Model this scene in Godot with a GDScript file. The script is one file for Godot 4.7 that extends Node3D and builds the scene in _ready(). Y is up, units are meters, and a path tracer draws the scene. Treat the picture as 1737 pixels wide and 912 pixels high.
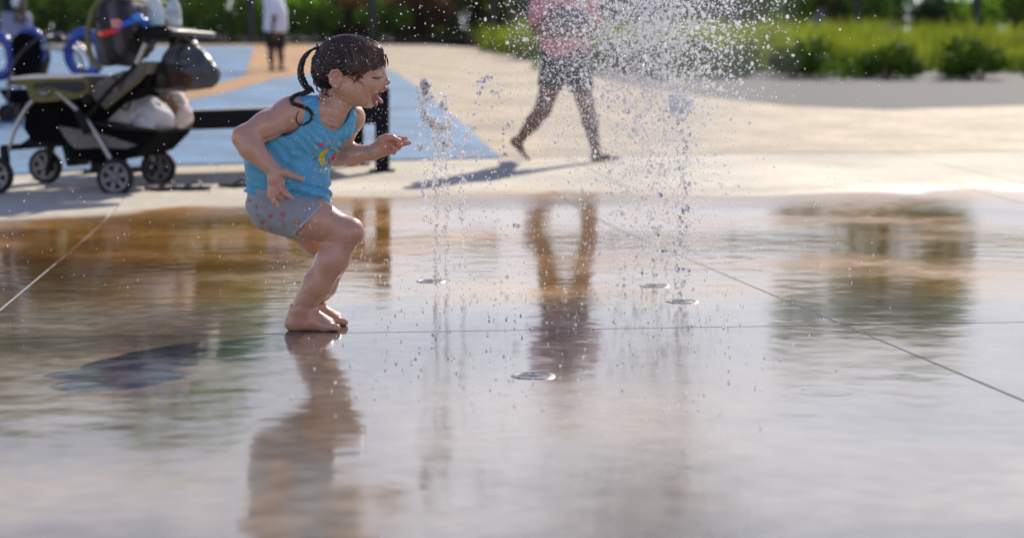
extends Node3D
# A splash pad on a bright afternoon: a child crouches beside the water jets, a stroller and a bench stand behind.
# y is up, metres; d is the distance away from the camera along -z.

const F := 3270.0
const CX := 868.5
const HY := 141.0
const EYE := 0.72
var rng := RandomNumberGenerator.new()
var grain := FastNoiseLite.new()
var used := {}


func _ready() -> void:
	rng.seed = 77
	grain.seed = 5
	grain.frequency = 1.0
	grain.noise_type = FastNoiseLite.TYPE_SIMPLEX_SMOOTH
	view_and_light()
	build_ground()
	build_backdrop()
	build_bench()
	build_strollers()
	build_walker()
	build_far_people()
	build_girl()
	build_water()


func view_and_light() -> void:
	var cam := Camera3D.new()
	cam.name = "camera"
	cam.position = Vector3(0, EYE, 0)
	cam.rotation.x = -atan((456.0 - HY) / F)
	cam.near = 0.1
	cam.far = 2000.0
	var lens := CameraAttributesPhysical.new()
	lens.frustum_focal_length = 125.4
	lens.frustum_focus_distance = 5.8
	lens.exposure_aperture = 4.8
	cam.attributes = lens
	add_child(cam)
	cam.fov = rad_to_deg(2.0 * atan(456.0 / F))

	var sky := ProceduralSkyMaterial.new()
	sky.sky_top_color = Color(0.14, 0.28, 0.55)
	sky.sky_horizon_color = Color(0.95, 0.96, 0.97)
	sky.sky_curve = 0.20
	sky.ground_bottom_color = Color(0.35, 0.33, 0.30)
	sky.ground_horizon_color = Color(0.75, 0.76, 0.76)
	sky.sky_energy_multiplier = 1.0
	var haze := FastNoiseLite.new()
	haze.seed = 9
	haze.frequency = 0.006
	haze.fractal_octaves = 5
	var w := 512
	var cover := Image.create(w, w / 2, false, Image.FORMAT_RGBA8)
	for y in w / 2:
		for x in w:
			var a := TAU * x / w
			var e := PI * (0.5 - (y + 0.5) / (w / 2.0))
			var q := Vector3(cos(a) * cos(e), sin(e) * 2.2, sin(a) * cos(e)) * 130.0
			var n := smoothstep(0.0, 0.55, haze.get_noise_3dv(q) + 0.12)
			cover.set_pixel(x, y, Color(1, 1, 1, n * 0.30))
	sky.sky_cover = ImageTexture.create_from_image(cover)
	var env := Environment.new()
	env.background_mode = Environment.BG_SKY
	env.sky = Sky.new()
	env.sky.sky_material = sky
	env.background_energy_multiplier = 1.2
	env.tonemap_mode = Environment.TONE_MAPPER_LINEAR
	env.tonemap_exposure = 1.3
	env.sdfgi_enabled = true
	env.ssao_enabled = true
	env.ssil_enabled = true
	env.volumetric_fog_enabled = true
	env.volumetric_fog_density = 0.0
	var we := WorldEnvironment.new()
	we.name = "environment"
	we.environment = env
	add_child(we)

	var sun := DirectionalLight3D.new()
	sun.name = "sun"
	sun.light_energy = 1.6
	sun.light_angular_distance = 0.5
	sun.light_color = Color(1.0, 0.965, 0.91)
	sun.shadow_enabled = true
	add_child(sun)
	sun.look_at_from_position(Vector3(0.348, 0.559, -0.752) * 50.0, Vector3.ZERO)


# ------------------------------------------------------------------ places
func at(px: float, py: float, d: float) -> Vector3:
	return Vector3((px - CX) * d / F, EYE + (HY - py) * d / F, -d)


func rise(d: float) -> float:
	if d <= 9.0:
		return 0.0
	if d < 11.0:
		return 0.01 * (d - 9.0) * (d - 9.0)
	return 0.04 * (minf(d, 66.0) - 10.0)


func on_ground(px: float, py: float) -> Vector3:
	var lo := 1.5
	var hi := 65.0
	for i in 40:
		var m := (lo + hi) / 2.0
		if EYE + (HY - py) * m / F > rise(m):
			lo = m
		else:
			hi = m
	var p := at(px, py, lo)
	p.y = rise(lo)
	return p


# ------------------------------------------------------------------ nodes
func numbered(called: String) -> String:
	var k: int = used.get(called, -1) + 1
	used[called] = k
	return called if k == 0 else "%s_%03d" % [called, k]


func tag(o: Node, label := "", category := "", group := "", kind := "") -> void:
	if label:
		o.set_meta("label", label)
	if category:
		o.set_meta("category", category)
	if group:
		o.set_meta("group", group)
	if kind:
		o.set_meta("kind", kind)


func thing(called: String, where: Vector3, label: String, category: String, group := "") -> Node3D:
	var o := Node3D.new()
	o.name = numbered(called)
	o.position = where
	add_child(o)
	tag(o, label, category, group)
	return o


# A mesh given in world metres, hung under a thing (whose own place is taken off again).
func part(called: String, mesh: Mesh, mat: Material, parent: Node3D = self, label := "") -> MeshInstance3D:
	var o := MeshInstance3D.new()
	o.name = numbered(called) if parent == self else called
	o.mesh = mesh
	o.material_override = mat
	parent.add_child(o, true)
	var top := parent
	if parent != self:
		if parent.get_parent() == self:
			o.position = -parent.position
	if label:
		o.set_meta("label", label)
	return o


func copy_of(o: Node3D, where: Vector3, label: String, group := "", turn := 0.0, size := Vector3.ONE) -> Node3D:
	var c: Node3D = o.duplicate()
	c.name = numbered(String(o.get_meta("plain")))
	add_child(c)
	c.position = where
	c.rotation.y = turn
	c.scale = size
	tag(c, label, "", group)
	return c


# ------------------------------------------------------------------ materials
func paint(c: Color, rough := 0.6, more := {}) -> StandardMaterial3D:
	var m := StandardMaterial3D.new()
	m.albedo_color = c
	m.roughness = rough
	for k in more:
		m.set(k, more[k])
	return m


func lin(r: float, g: float, b: float) -> Color:
	return Color(r, g, b).linear_to_srgb()


func tinted(rough := 0.6, more := {}) -> StandardMaterial3D:
	var m := paint(Color.WHITE, rough, more)
	m.vertex_color_use_as_albedo = true
	return m


func noise_tex(freq: float, seed_: int, size := 512, bump := 0.0, ramp: Array = []) -> NoiseTexture2D:
	var n := FastNoiseLite.new()
	n.seed = seed_
	n.frequency = freq
	n.fractal_octaves = 4
	var t := NoiseTexture2D.new()
	t.width = size
	t.height = size
	t.seamless = true
	t.noise = n
	if bump > 0.0:
		t.as_normal_map = true
		t.bump_strength = bump
	if ramp:
		var g := Gradient.new()
		g.offsets = PackedFloat32Array([0.15, 0.85])
		g.colors = PackedColorArray(ramp)
		t.color_ramp = g
	return t


func fabric(c: Color, rough := 0.85, scale_ := 6.0) -> StandardMaterial3D:
	return paint(c, rough, {"albedo_texture": noise_tex(0.02, 11, 256, 0.0, [Color(0.78, 0.78, 0.78), Color(1, 1, 1)]), "normal_enabled": true, "normal_texture": noise_tex(0.03, 4, 256, 3.0), "uv1_triplanar": true, "uv1_scale": Vector3.ONE * scale_, "rim_enabled": true, "rim": 0.2})


# ------------------------------------------------------------------ shapes
class Shape:
	var st := SurfaceTool.new()
	var tint := Color.WHITE

	func _init() -> void:
		st.begin(Mesh.PRIMITIVE_TRIANGLES)

	func done() -> ArrayMesh:
		return st.commit()

	var held := []

	# Corners come in threes; each triangle is turned so that its front faces along its normals.
	func v(p: Vector3, n: Vector3, uv := Vector2.ZERO) -> void:
		held.append([p, n, uv])
		if held.size() < 3:
			return
		var a: Vector3 = held[0][0]
		var b: Vector3 = held[1][0]
		var c: Vector3 = held[2][0]
		var m: Vector3 = held[0][1] + held[1][1] + held[2][1]
		var order := [0, 1, 2] if (c - a).cross(b - a).dot(m) >= 0.0 else [0, 2, 1]
		for k in order:
			st.set_color(tint)
			st.set_normal(held[k][1])
			st.set_uv(held[k][2])
			st.add_vertex(held[k][0])
		held.clear()

	func tri(a: Vector3, b: Vector3, c: Vector3, n := Vector3.ZERO) -> void:
		var m := n if n != Vector3.ZERO else (c - a).cross(b - a).normalized()
		v(a, m)
		v(b, m)
		v(c, m)

	func quad(a: Vector3, b: Vector3, c: Vector3, d: Vector3, n := Vector3.ZERO) -> void:
		var m := n if n != Vector3.ZERO else (c - a).cross(b - a).normalized()
		tri(a, b, c, m)
		tri(a, c, d, m)

	# A box with rounded edges; xf places it.
	func box(xf: Transform3D, size: Vector3, r := 0.004) -> void:
		var s := size / 2.0
		r = minf(r, minf(s.x, minf(s.y, s.z)) * 0.95)
		for ax in 3:
			for sg in [-1.0, 1.0]:
				var u := (ax + 1) % 3
				var w := (ax + 2) % 3
				var cu := [-s[u], -s[u] + r, s[u] - r, s[u]]
				var cw := [-s[w], -s[w] + r, s[w] - r, s[w]]
				var ps := []
				var ns := []
				for i in 4:
					for j in 4:
						var p := Vector3.ZERO
						p[ax] = sg * s[ax]
						p[u] = cu[i]
						p[w] = cw[j]
						var q := Vector3(clampf(p.x, -s.x + r, s.x - r), clampf(p.y, -s.y + r, s.y - r), clampf(p.z, -s.z + r, s.z - r))
						var n := (p - q).normalized()
						ps.append(xf * (q + n * r))
						ns.append((xf.basis * n).normalized())
				for i in 3:
					for j in 3:
						var a := i * 4 + j
						var o := [a, a + 4, a + 5, a, a + 5, a + 1] if sg < 0 else [a, a + 5, a + 4, a, a + 1, a + 5]
						for k in o:
							v(ps[k], ns[k])

	func bar(a: Vector3, b: Vector3, w: float, h: float, up := Vector3.UP, r := 0.004) -> void:
		var z := (b - a).normalized()
		var x := up.cross(z).normalized()
		box(Transform3D(Basis(x, z.cross(x), z), (a + b) / 2.0), Vector3(w, h, a.distance_to(b)), r)

	func tube(pts: Array, radii: Array, sides := 8, closed := false) -> void:
		var n := pts.size()
		var side := Vector3.ZERO
		var rings := []
		var norms := []
		for i in n:
			var t: Vector3
			if closed:
				t = pts[(i + 1) % n] - pts[(i - 1 + n) % n]
			else:
				t = pts[mini(i + 1, n - 1)] - pts[maxi(i - 1, 0)]
			t = t.normalized()
			if side == Vector3.ZERO:
				side = t.cross(Vector3.UP if absf(t.y) < 0.9 else Vector3.RIGHT).normalized()
			side = (side - t * side.dot(t)).normalized()
			var up := t.cross(side)
			var r: float = radii[mini(i, radii.size() - 1)]
			var ring := []
			var nr := []
			for k in sides:
				var a := TAU * k / sides
				var o := side * cos(a) + up * sin(a)
				ring.append(pts[i] + o * r)
				nr.append(o)
			rings.append(ring)
			norms.append(nr)
		var last := n if closed else n - 1
		for i in last:
			var j := (i + 1) % n
			for k in sides:
				var l := (k + 1) % sides
				v(rings[i][k], norms[i][k]); v(rings[j][k], norms[j][k]); v(rings[j][l], norms[j][l])
				v(rings[i][k], norms[i][k]); v(rings[j][l], norms[j][l]); v(rings[i][l], norms[i][l])
		if not closed:
			for e in [0, n - 1]:
				var m: Vector3 = (pts[e] - pts[1 if e == 0 else n - 2]).normalized()
				var tip: Vector3 = pts[e] + m * float(radii[mini(e, radii.size() - 1)]) * 0.5
				for k in sides:
					var l := (k + 1) % sides
					v(tip, m); v(rings[e][k], (norms[e][k] + m).normalized()); v(rings[e][l], (norms[e][l] + m).normalized())

	# Turned about xf's y axis; profile is [radius, height] pairs.
	func lathe(xf: Transform3D, profile: Array, sides := 16) -> void:
		for i in profile.size() - 1:
			var a: Vector2 = profile[i]
			var b: Vector2 = profile[i + 1]
			var g := Vector2(b.y - a.y, a.x - b.x).normalized()
			for k in sides:
				var p := TAU * k / sides
				var q := TAU * (k + 1) / sides
				var dp := Vector3(cos(p), 0, sin(p))
				var dq := Vector3(cos(q), 0, sin(q))
				var np := (xf.basis * (dp * g.x + Vector3.UP * g.y)).normalized()
				var nq := (xf.basis * (dq * g.x + Vector3.UP * g.y)).normalized()
				var a0 := xf * (dp * a.x + Vector3.UP * a.y)
				var a1 := xf * (dq * a.x + Vector3.UP * a.y)
				var b0 := xf * (dp * b.x + Vector3.UP * b.y)
				var b1 := xf * (dq * b.x + Vector3.UP * b.y)
				v(a0, np); v(b0, np); v(b1, nq)
				v(a0, np); v(b1, nq); v(a1, nq)

	# A flat outline (world points) pushed along by a vector, both ends closed.
	func slab(outline: Array, along: Vector3) -> void:
		var c := Vector3.ZERO
		for p in outline:
			c += p
		c /= outline.size()
		var nn := along.normalized()
		var ax: Vector3 = (outline[1] - outline[0]).normalized()
		ax = (ax - nn * ax.dot(nn)).normalized()
		var ay := nn.cross(ax)
		var flat := PackedVector2Array()
		for p in outline:
			flat.append(Vector2((p - c).dot(ax), (p - c).dot(ay)))
		var ids := Geometry2D.triangulate_polygon(flat)
		for i in range(0, ids.size(), 3):
			tri(outline[ids[i]], outline[ids[i + 1]], outline[ids[i + 2]], -nn)
			tri(outline[ids[i]] + along, outline[ids[i + 2]] + along, outline[ids[i + 1]] + along, nn)
		var turn := 1.0 if Geometry2D.is_polygon_clockwise(flat) else -1.0
		for i in outline.size():
			var p: Vector3 = outline[i]
			var q: Vector3 = outline[(i + 1) % outline.size()]
			var m := (q - p).cross(along).normalized() * -turn
			quad(p, q, q + along, p + along, m)

	func ball(c: Vector3, r: Vector3, b := Basis.IDENTITY, seg := 10) -> void:
		for i in seg:
			var t0 := PI * i / seg
			var t1 := PI * (i + 1) / seg
			for k in seg * 2:
				var p0 := PI * k / seg
				var p1 := PI * (k + 1) / seg
				var q := []
				for e in [[t0, p0], [t1, p0], [t1, p1], [t0, p1]]:
					q.append(Vector3(sin(e[0]) * cos(e[1]), cos(e[0]), sin(e[0]) * sin(e[1])))
				for o in [0, 1, 2, 0, 2, 3]:
					v(c + b * (q[o] * r), (b * (q[o] / r)).normalized())


func curve(pts: Array, steps := 6) -> Array:
	var out := []
	var n := pts.size()
	for i in n - 1:
		var p0: Vector3 = pts[maxi(i - 1, 0)]
		var p1: Vector3 = pts[i]
		var p2: Vector3 = pts[i + 1]
		var p3: Vector3 = pts[mini(i + 2, n - 1)]
		for k in steps:
			out.append(p1.cubic_interpolate(p2, p0, p3, float(k) / steps))
	out.append(pts[n - 1])
	return out


func ramp_radii(n: int, keys: Array) -> Array:
	var out := []
	for i in n:
		var t := float(i) / (n - 1) * (keys.size() - 1)
		var k := mini(int(t), keys.size() - 2)
		out.append(lerpf(keys[k], keys[k + 1], t - k))
	return out


# ------------------------------------------------------------------ sculpting
# A grid of distances. Rounded pieces melt into it (or are cut out of it); net() meshes the zero level, one vertex per crossed cell.
class Clay:
	var lo: Vector3
	var h: float
	var nx: int
	var ny: int
	var nz: int
	var d := PackedFloat32Array()
	var straight := true

	func _init(a: Vector3, b: Vector3, cell: float) -> void:
		lo = Vector3(minf(a.x, b.x), minf(a.y, b.y), minf(a.z, b.z))
		var hi := Vector3(maxf(a.x, b.x), maxf(a.y, b.y), maxf(a.z, b.z))
		h = cell
		nx = int(ceil((hi.x - lo.x) / h)) + 1
		ny = int(ceil((hi.y - lo.y) / h)) + 1
		nz = int(ceil((hi.z - lo.z) / h)) + 1
		d.resize(nx * ny * nz)
		d.fill(h * 50.0)

	func twin() -> Clay:
		var c := Clay.new(lo, lo + Vector3(nx - 1, ny - 1, nz - 1) * h, h)
		c.d = d.duplicate()
		return c

	func reach(a: Vector3, b: Vector3) -> PackedInt32Array:
		var p := (a - lo) / h
		var q := (b - lo) / h
		return PackedInt32Array([maxi(int(floor(p.x)), 0), mini(int(ceil(q.x)) + 1, nx), maxi(int(floor(p.y)), 0), mini(int(ceil(q.y)) + 1, ny), maxi(int(floor(p.z)), 0), mini(int(ceil(q.z)) + 1, nz)])

	func cone(a: Vector3, b: Vector3, ra: float, rb: float, k: float, cut := false, n := Vector3.ZERO, s := 1.0) -> void:
		var m := maxf(ra, rb) + k + h * 2.5
		var e := Vector3(m, m, m)
		var w := reach(Vector3(minf(a.x, b.x), minf(a.y, b.y), minf(a.z, b.z)) - e, Vector3(maxf(a.x, b.x), maxf(a.y, b.y), maxf(a.z, b.z)) + e)
		var st := 1.0 / s - 1.0
		var ba := b - a
		ba += n * (ba.dot(n) * st)
		var inv := 1.0 / maxf(ba.length_squared(), 1e-9)
		var dr := rb - ra
		k = maxf(k, 1e-5)
		for z in range(w[4], w[5]):
			for y in range(w[2], w[3]):
				var base := (z * ny + y) * nx
				for x in range(w[0], w[1]):
					var p := Vector3(lo.x + x * h - a.x, lo.y + y * h - a.y, lo.z + z * h - a.z)
					if s != 1.0:
						p += n * (p.dot(n) * st)
					var t := clampf(p.dot(ba) * inv, 0.0, 1.0)
					var f := (p - ba * t).length() - ra - dr * t
					var o := d[base + x]
					if cut:
						var c := clampf(0.5 - 0.5 * (o + f) / k, 0.0, 1.0)
						d[base + x] = lerpf(o, -f, c) + k * c * (1.0 - c)
					else:
						var c := clampf(0.5 + 0.5 * (o - f) / k, 0.0, 1.0)
						d[base + x] = lerpf(o, f, c) - k * c * (1.0 - c)

	func lump(c0: Vector3, r: Vector3, k: float, b := Basis.IDENTITY, cut := false) -> void:
		var m := maxf(r.x, maxf(r.y, r.z)) + k + h * 2.5
		var e := Vector3(m, m, m)
		var w := reach(c0 - e, c0 + e)
		var bt := b.transposed()
		var r2 := r * r
		k = maxf(k, 1e-5)
		for z in range(w[4], w[5]):
			for y in range(w[2], w[3]):
				var base := (z * ny + y) * nx
				for x in range(w[0], w[1]):
					var q := bt * Vector3(lo.x + x * h - c0.x, lo.y + y * h - c0.y, lo.z + z * h - c0.z)
					var k0 := (q / r).length()
					var f := k0 * (k0 - 1.0) / maxf((q / r2).length(), 1e-6)
					if f > k + h * 4.0:
						continue
					var o := d[base + x]
					if cut:
						var c := clampf(0.5 - 0.5 * (o + f) / k, 0.0, 1.0)
						d[base + x] = lerpf(o, -f, c) + k * c * (1.0 - c)
					else:
						var c := clampf(0.5 + 0.5 * (o - f) / k, 0.0, 1.0)
						d[base + x] = lerpf(o, f, c) - k * c * (1.0 - c)

	# Keeps only what lies on the side of the plane that n points away from.
	func shave(c0: Vector3, n: Vector3) -> void:
		n = n.normalized()
		for z in nz:
			for y in ny:
				var base := (z * ny + y) * nx
				var f := (Vector3(lo.x, lo.y + y * h, lo.z + z * h) - c0).dot(n)
				for x in nx:
					var g := f + x * h * n.x
					if g > d[base + x]:
						d[base + x] = g

	func ruffle(f: Callable) -> void:
		for z in nz:
			for y in ny:
				var base := (z * ny + y) * nx
				for x in nx:
					if absf(d[base + x]) < h * 3.5:
						d[base + x] += f.call(Vector3(lo.x + x * h, lo.y + y * h, lo.z + z * h))

	func sample(p: Vector3) -> float:
		var q := (p - lo) / h
		var x := clampi(int(q.x), 0, nx - 2)
		var y := clampi(int(q.y), 0, ny - 2)
		var z := clampi(int(q.z), 0, nz - 2)
		var i := (z * ny + y) * nx + x
		var fx := clampf(q.x - x, 0.0, 1.0)
		var fy := clampf(q.y - y, 0.0, 1.0)
		var fz := clampf(q.z - z, 0.0, 1.0)
		var s := nx * ny
		var a := lerpf(lerpf(d[i], d[i + 1], fx), lerpf(d[i + nx], d[i + nx + 1], fx), fy)
		var b := lerpf(lerpf(d[i + s], d[i + s + 1], fx), lerpf(d[i + s + nx], d[i + s + nx + 1], fx), fy)
		return lerpf(a, b, fz)

	# The nearest z (from the side of greater z) at which the clay begins.
	func front(x: float, y: float, none := -1e6) -> float:
		var z := lo.z + (nz - 1) * h
		var last := sample(Vector3(x, y, z))
		while z > lo.z:
			z -= h * 0.5
			var f := sample(Vector3(x, y, z))
			if f <= 0.0:
				return z + h * 0.5 * (-f / maxf(last - f, 1e-6))
			last = f
		return none

	func outward(c: Vector3, dir: Vector3, most: float) -> Vector3:
		var t := most
		while t > 0.0:
			if sample(c + dir * t) <= 0.0:
				break
			t -= h * 0.5
		return c + dir * t

	# Adds the surface to lists; place takes grid units to metres.
	func net(out: Array, place: Transform3D, color: Callable, keep: Variant = null) -> void:
		var vs: PackedVector3Array = out[0]
		var ns: PackedVector3Array = out[1]
		var cs: PackedColorArray = out[2]
		var ix: PackedInt32Array = out[3]
		var id := PackedInt32Array()
		id.resize(nx * ny * nz)
		id.fill(-1)
		var s := nx * ny
		var far := h * 5.0
		straight = place.basis.determinant() > 0.0
		for z in nz - 1:
			for y in ny - 1:
				var base := (z * ny + y) * nx
				for x in nx - 1:
					var i := base + x
					var a := d[i]
					if a > far or a < -far:
						continue
					var b := d[i + 1]
					var c := d[i + nx]
					var e := d[i + nx + 1]
					var f := d[i + s]
					var g := d[i + s + 1]
					var k := d[i + s + nx]
					var l := d[i + s + nx + 1]
					var neg := int(a < 0.0) + int(b < 0.0) + int(c < 0.0) + int(e < 0.0) + int(f < 0.0) + int(g < 0.0) + int(k < 0.0) + int(l < 0.0)
					if neg == 0 or neg == 8:
						continue
					var sum := Vector3.ZERO
					var n := 0
					if (a < 0.0) != (b < 0.0): sum += Vector3(a / (a - b), 0, 0); n += 1
					if (c < 0.0) != (e < 0.0): sum += Vector3(c / (c - e), 1, 0); n += 1
					if (f < 0.0) != (g < 0.0): sum += Vector3(f / (f - g), 0, 1); n += 1
					if (k < 0.0) != (l < 0.0): sum += Vector3(k / (k - l), 1, 1); n += 1
					if (a < 0.0) != (c < 0.0): sum += Vector3(0, a / (a - c), 0); n += 1
					if (b < 0.0) != (e < 0.0): sum += Vector3(1, b / (b - e), 0); n += 1
					if (f < 0.0) != (k < 0.0): sum += Vector3(0, f / (f - k), 1); n += 1
					if (g < 0.0) != (l < 0.0): sum += Vector3(1, g / (g - l), 1); n += 1
					if (a < 0.0) != (f < 0.0): sum += Vector3(0, 0, a / (a - f)); n += 1
					if (b < 0.0) != (g < 0.0): sum += Vector3(1, 0, b / (b - g)); n += 1
					if (c < 0.0) != (k < 0.0): sum += Vector3(0, 1, c / (c - k)); n += 1
					if (e < 0.0) != (l < 0.0): sum += Vector3(1, 1, e / (e - l)); n += 1
					var p := lo + (Vector3(x, y, z) + sum / n) * h
					id[i] = vs.size()
					vs.append(place * p)
					ns.append((place.basis * Vector3(b + e + g + l - a - c - f - k, c + e + k + l - a - b - f - g, f + g + k + l - a - b - c - e)).normalized())
					cs.append(color.call(p))
		for z in range(1, nz - 1):
			for y in range(1, ny - 1):
				var base := (z * ny + y) * nx
				for x in range(1, nx - 1):
					var i := base + x
					if id[i] < 0:
						continue
					if keep != null and not keep.call(lo + Vector3(x, y, z) * h):
						continue
					var a := d[i] < 0.0
					if a != (d[i + 1] < 0.0):
						quad(ix, a, id[i], id[i - nx], id[i - nx - s], id[i - s])
					if a != (d[i + nx] < 0.0):
						quad(ix, a, id[i], id[i - s], id[i - s - 1], id[i - 1])
					if a != (d[i + s] < 0.0):
						quad(ix, a, id[i], id[i - 1], id[i - 1 - nx], id[i - nx])
		out[0] = vs
		out[1] = ns
		out[2] = cs
		out[3] = ix

	func quad(ix: PackedInt32Array, inside: bool, a: int, b: int, c: int, e: int) -> void:
		if a < 0 or b < 0 or c < 0 or e < 0:
			return
		if inside != straight:
			ix.append_array(PackedInt32Array([a, b, c, a, c, e]))
		else:
			ix.append_array(PackedInt32Array([a, c, b, a, e, c]))


func lists() -> Array:
	return [PackedVector3Array(), PackedVector3Array(), PackedColorArray(), PackedInt32Array()]


func meshed(out: Array) -> ArrayMesh:
	var a := []
	a.resize(Mesh.ARRAY_MAX)
	a[Mesh.ARRAY_VERTEX] = out[0]
	a[Mesh.ARRAY_NORMAL] = out[1]
	a[Mesh.ARRAY_COLOR] = out[2]
	a[Mesh.ARRAY_INDEX] = out[3]
	var m := ArrayMesh.new()
	m.add_surface_from_arrays(Mesh.PRIMITIVE_TRIANGLES, a)
	return m


# ------------------------------------------------------------------ ground
const SLAB_U := 2.58
const SLAB_V := 3.05
const U0 := -0.87
const V0 := 11.7


func slab_point(u: float, v: float) -> Vector2:
	return Vector2((u - 0.125 * v) / 1.015625, (v + 0.125 * u) / 1.015625)


func wet_edge(x: float) -> float:
	var xs := [-9.0, -3.6, -2.68, -2.1, -1.86, -1.5, -1.07, -0.52, 0.3, 1.2, 9.0]
	var ds := [9.7, 10.0, 10.15, 10.5, 10.75, 10.95, 11.25, 11.5, 11.66, 11.7, 11.9]
	for i in xs.size() - 1:
		if x <= xs[i + 1]:
			return lerpf(ds[i], ds[i + 1], clampf((x - xs[i]) / (xs[i + 1] - xs[i]), 0, 1))
	return 11.9


func concrete_material() -> StandardMaterial3D:
	var w := 1024
	var span := 14.0
	var n := FastNoiseLite.new()
	n.seed = 3
	n.frequency = 0.012
	n.fractal_octaves = 5
	var a := n.get_image(w, w).get_data()
	n.seed = 8
	n.frequency = 0.004
	n.fractal_octaves = 3
	var b := n.get_image(w, w).get_data()
	n.seed = 21
	n.frequency = 0.13
	n.fractal_octaves = 2
	var g := n.get_image(w, w).get_data()
	var col := PackedByteArray()
	col.resize(w * w * 3)
	var rou := PackedByteArray()
	rou.resize(w * w)
	var edges := PackedFloat32Array()
	for i in w:
		edges.append(wet_edge(i * span / w - 7.0))
	for j in w:
		var d := 1.0 + span * j / w
		for i in w:
			var k := j * w + i
			var fa := a[k] / 255.0 - 0.5
			var fb := b[k] / 255.0 - 0.5
			var fg := g[k] / 255.0 - 0.5
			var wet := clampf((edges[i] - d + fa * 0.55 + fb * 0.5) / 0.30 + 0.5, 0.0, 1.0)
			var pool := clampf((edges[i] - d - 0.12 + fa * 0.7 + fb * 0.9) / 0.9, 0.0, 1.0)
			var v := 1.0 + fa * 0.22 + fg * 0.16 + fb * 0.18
			var grey := smoothstep(7.6, 6.0, d + fb * 1.2)  # paler grey up close: sky reflection on the wet pad painted into the colour
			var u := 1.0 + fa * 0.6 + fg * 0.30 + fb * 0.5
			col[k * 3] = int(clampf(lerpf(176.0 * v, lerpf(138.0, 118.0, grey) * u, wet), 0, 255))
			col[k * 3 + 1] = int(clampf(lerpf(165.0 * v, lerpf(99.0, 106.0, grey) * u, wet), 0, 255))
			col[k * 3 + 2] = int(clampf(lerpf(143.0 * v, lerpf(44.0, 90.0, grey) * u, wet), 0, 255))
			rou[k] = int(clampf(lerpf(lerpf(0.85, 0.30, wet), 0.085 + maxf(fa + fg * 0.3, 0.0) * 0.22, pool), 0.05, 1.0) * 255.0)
	var rip := FastNoiseLite.new()
	rip.seed = 31
	rip.frequency = 0.055
	rip.fractal_octaves = 3
	var hi := rip.get_image(w, w)
	var hd := hi.get_data()
	# rings where drops have just struck the film of water
	var rr := RandomNumberGenerator.new()
	rr.seed = 91
	for q in 170:
		var d0 := rr.randf_range(3.0, 9.2)
		var px := rr.randfn(0.0, 150.0) + (1110.0 if q % 2 else 740.0)
		var cx := ((px - CX) * d0 / F + 7.0) / span * w
		var cy := (d0 - 1.0) / span * w
		var r0 := rr.randf_range(2.0, 9.0)
		var amp := rr.randf_range(10.0, 26.0)
		for y in range(maxi(int(cy - r0 - 5), 0), mini(int(cy + r0 + 6), w)):
			for x in range(maxi(int(cx - r0 - 5), 0), mini(int(cx + r0 + 6), w)):
				var e := Vector2(x - cx, y - cy).length() - r0
				if absf(e) < 4.0:
					hd[y * w + x] = clampi(hd[y * w + x] + int(amp * cos(e * 1.5) * (1.0 - absf(e) / 4.0)), 0, 255)
	hi = Image.create_from_data(w, w, false, Image.FORMAT_L8, hd)
	hi.convert(Image.FORMAT_RGBA8)
	hi.bump_map_to_normal_map(1.0)
	var m := StandardMaterial3D.new()
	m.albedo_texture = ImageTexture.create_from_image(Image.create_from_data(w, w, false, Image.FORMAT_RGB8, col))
	m.roughness = 1.0
	m.roughness_texture = ImageTexture.create_from_image(Image.create_from_data(w, w, false, Image.FORMAT_L8, rou))
	m.normal_enabled = true
	m.normal_texture = ImageTexture.create_from_image(hi)
	m.normal_scale = 0.075
	m.metallic_specular = 0.62
	m.texture_repeat = false
	return m


func ground_sheet(xs: Array, ds: Array, lift: float, n_x := 2) -> ArrayMesh:
	var s := Shape.new()
	for i in xs.size() - 1:
		for j in ds.size() - 1:
			var q := []
			for e in [[i, j], [i + 1, j], [i + 1, j + 1], [i, j + 1]]:
				q.append(Vector3(xs[e[0]], rise(ds[e[1]]) + lift, -ds[e[1]]))
			var m: Vector3 = (q[2] - q[0]).cross(q[1] - q[0]).normalized()
			if m.y < 0:
				m = -m
			s.quad(q[0], q[1], q[2], q[3], m)
	return s.done()


func outline_sheet(spots: Array, lift: float) -> ArrayMesh:
	var s := Shape.new()
	var flat := PackedVector2Array()
	var tops := []
	for p in spots:
		var g := on_ground(p.x, p.y)
		flat.append(Vector2(g.x, g.z))
		tops.append(g + Vector3(0, lift, 0))
	var n := Vector3(0, 1, 0.04).normalized()
	var ids := Geometry2D.triangulate_polygon(flat)
	for i in range(0, ids.size(), 3):
		s.tri(tops[ids[i]], tops[ids[i + 2]], tops[ids[i + 1]], n)
	for i in tops.size():
		var p: Vector3 = tops[i]
		var q: Vector3 = tops[(i + 1) % tops.size()]
		s.quad(p, q, q - Vector3(0, 0.02, 0), p - Vector3(0, 0.02, 0))
	return s.done()


func smooth2(pts: Array, steps := 5) -> Array:
	var three := []
	for p in pts:
		three.append(Vector3(p.x, p.y, 0))
	var out := []
	for p in curve(three, steps):
		out.append(Vector2(p.x, p.y))
	return out


func rubber(c: Color, seed_: int) -> StandardMaterial3D:
	return paint(c, 0.8, {"albedo_texture": noise_tex(0.008, seed_, 512, 0.0, [Color(0.76, 0.76, 0.75), Color(1, 1, 1)]), "detail_enabled": true, "detail_blend_mode": BaseMaterial3D.BLEND_MODE_MUL, "detail_albedo": noise_tex(0.12, seed_ + 1, 256, 0.0, [Color(0.8, 0.8, 0.8), Color(1, 1, 1)]), "uv1_triplanar": true, "uv1_world_triplanar": true, "uv1_scale": Vector3.ONE * 0.22})


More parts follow.
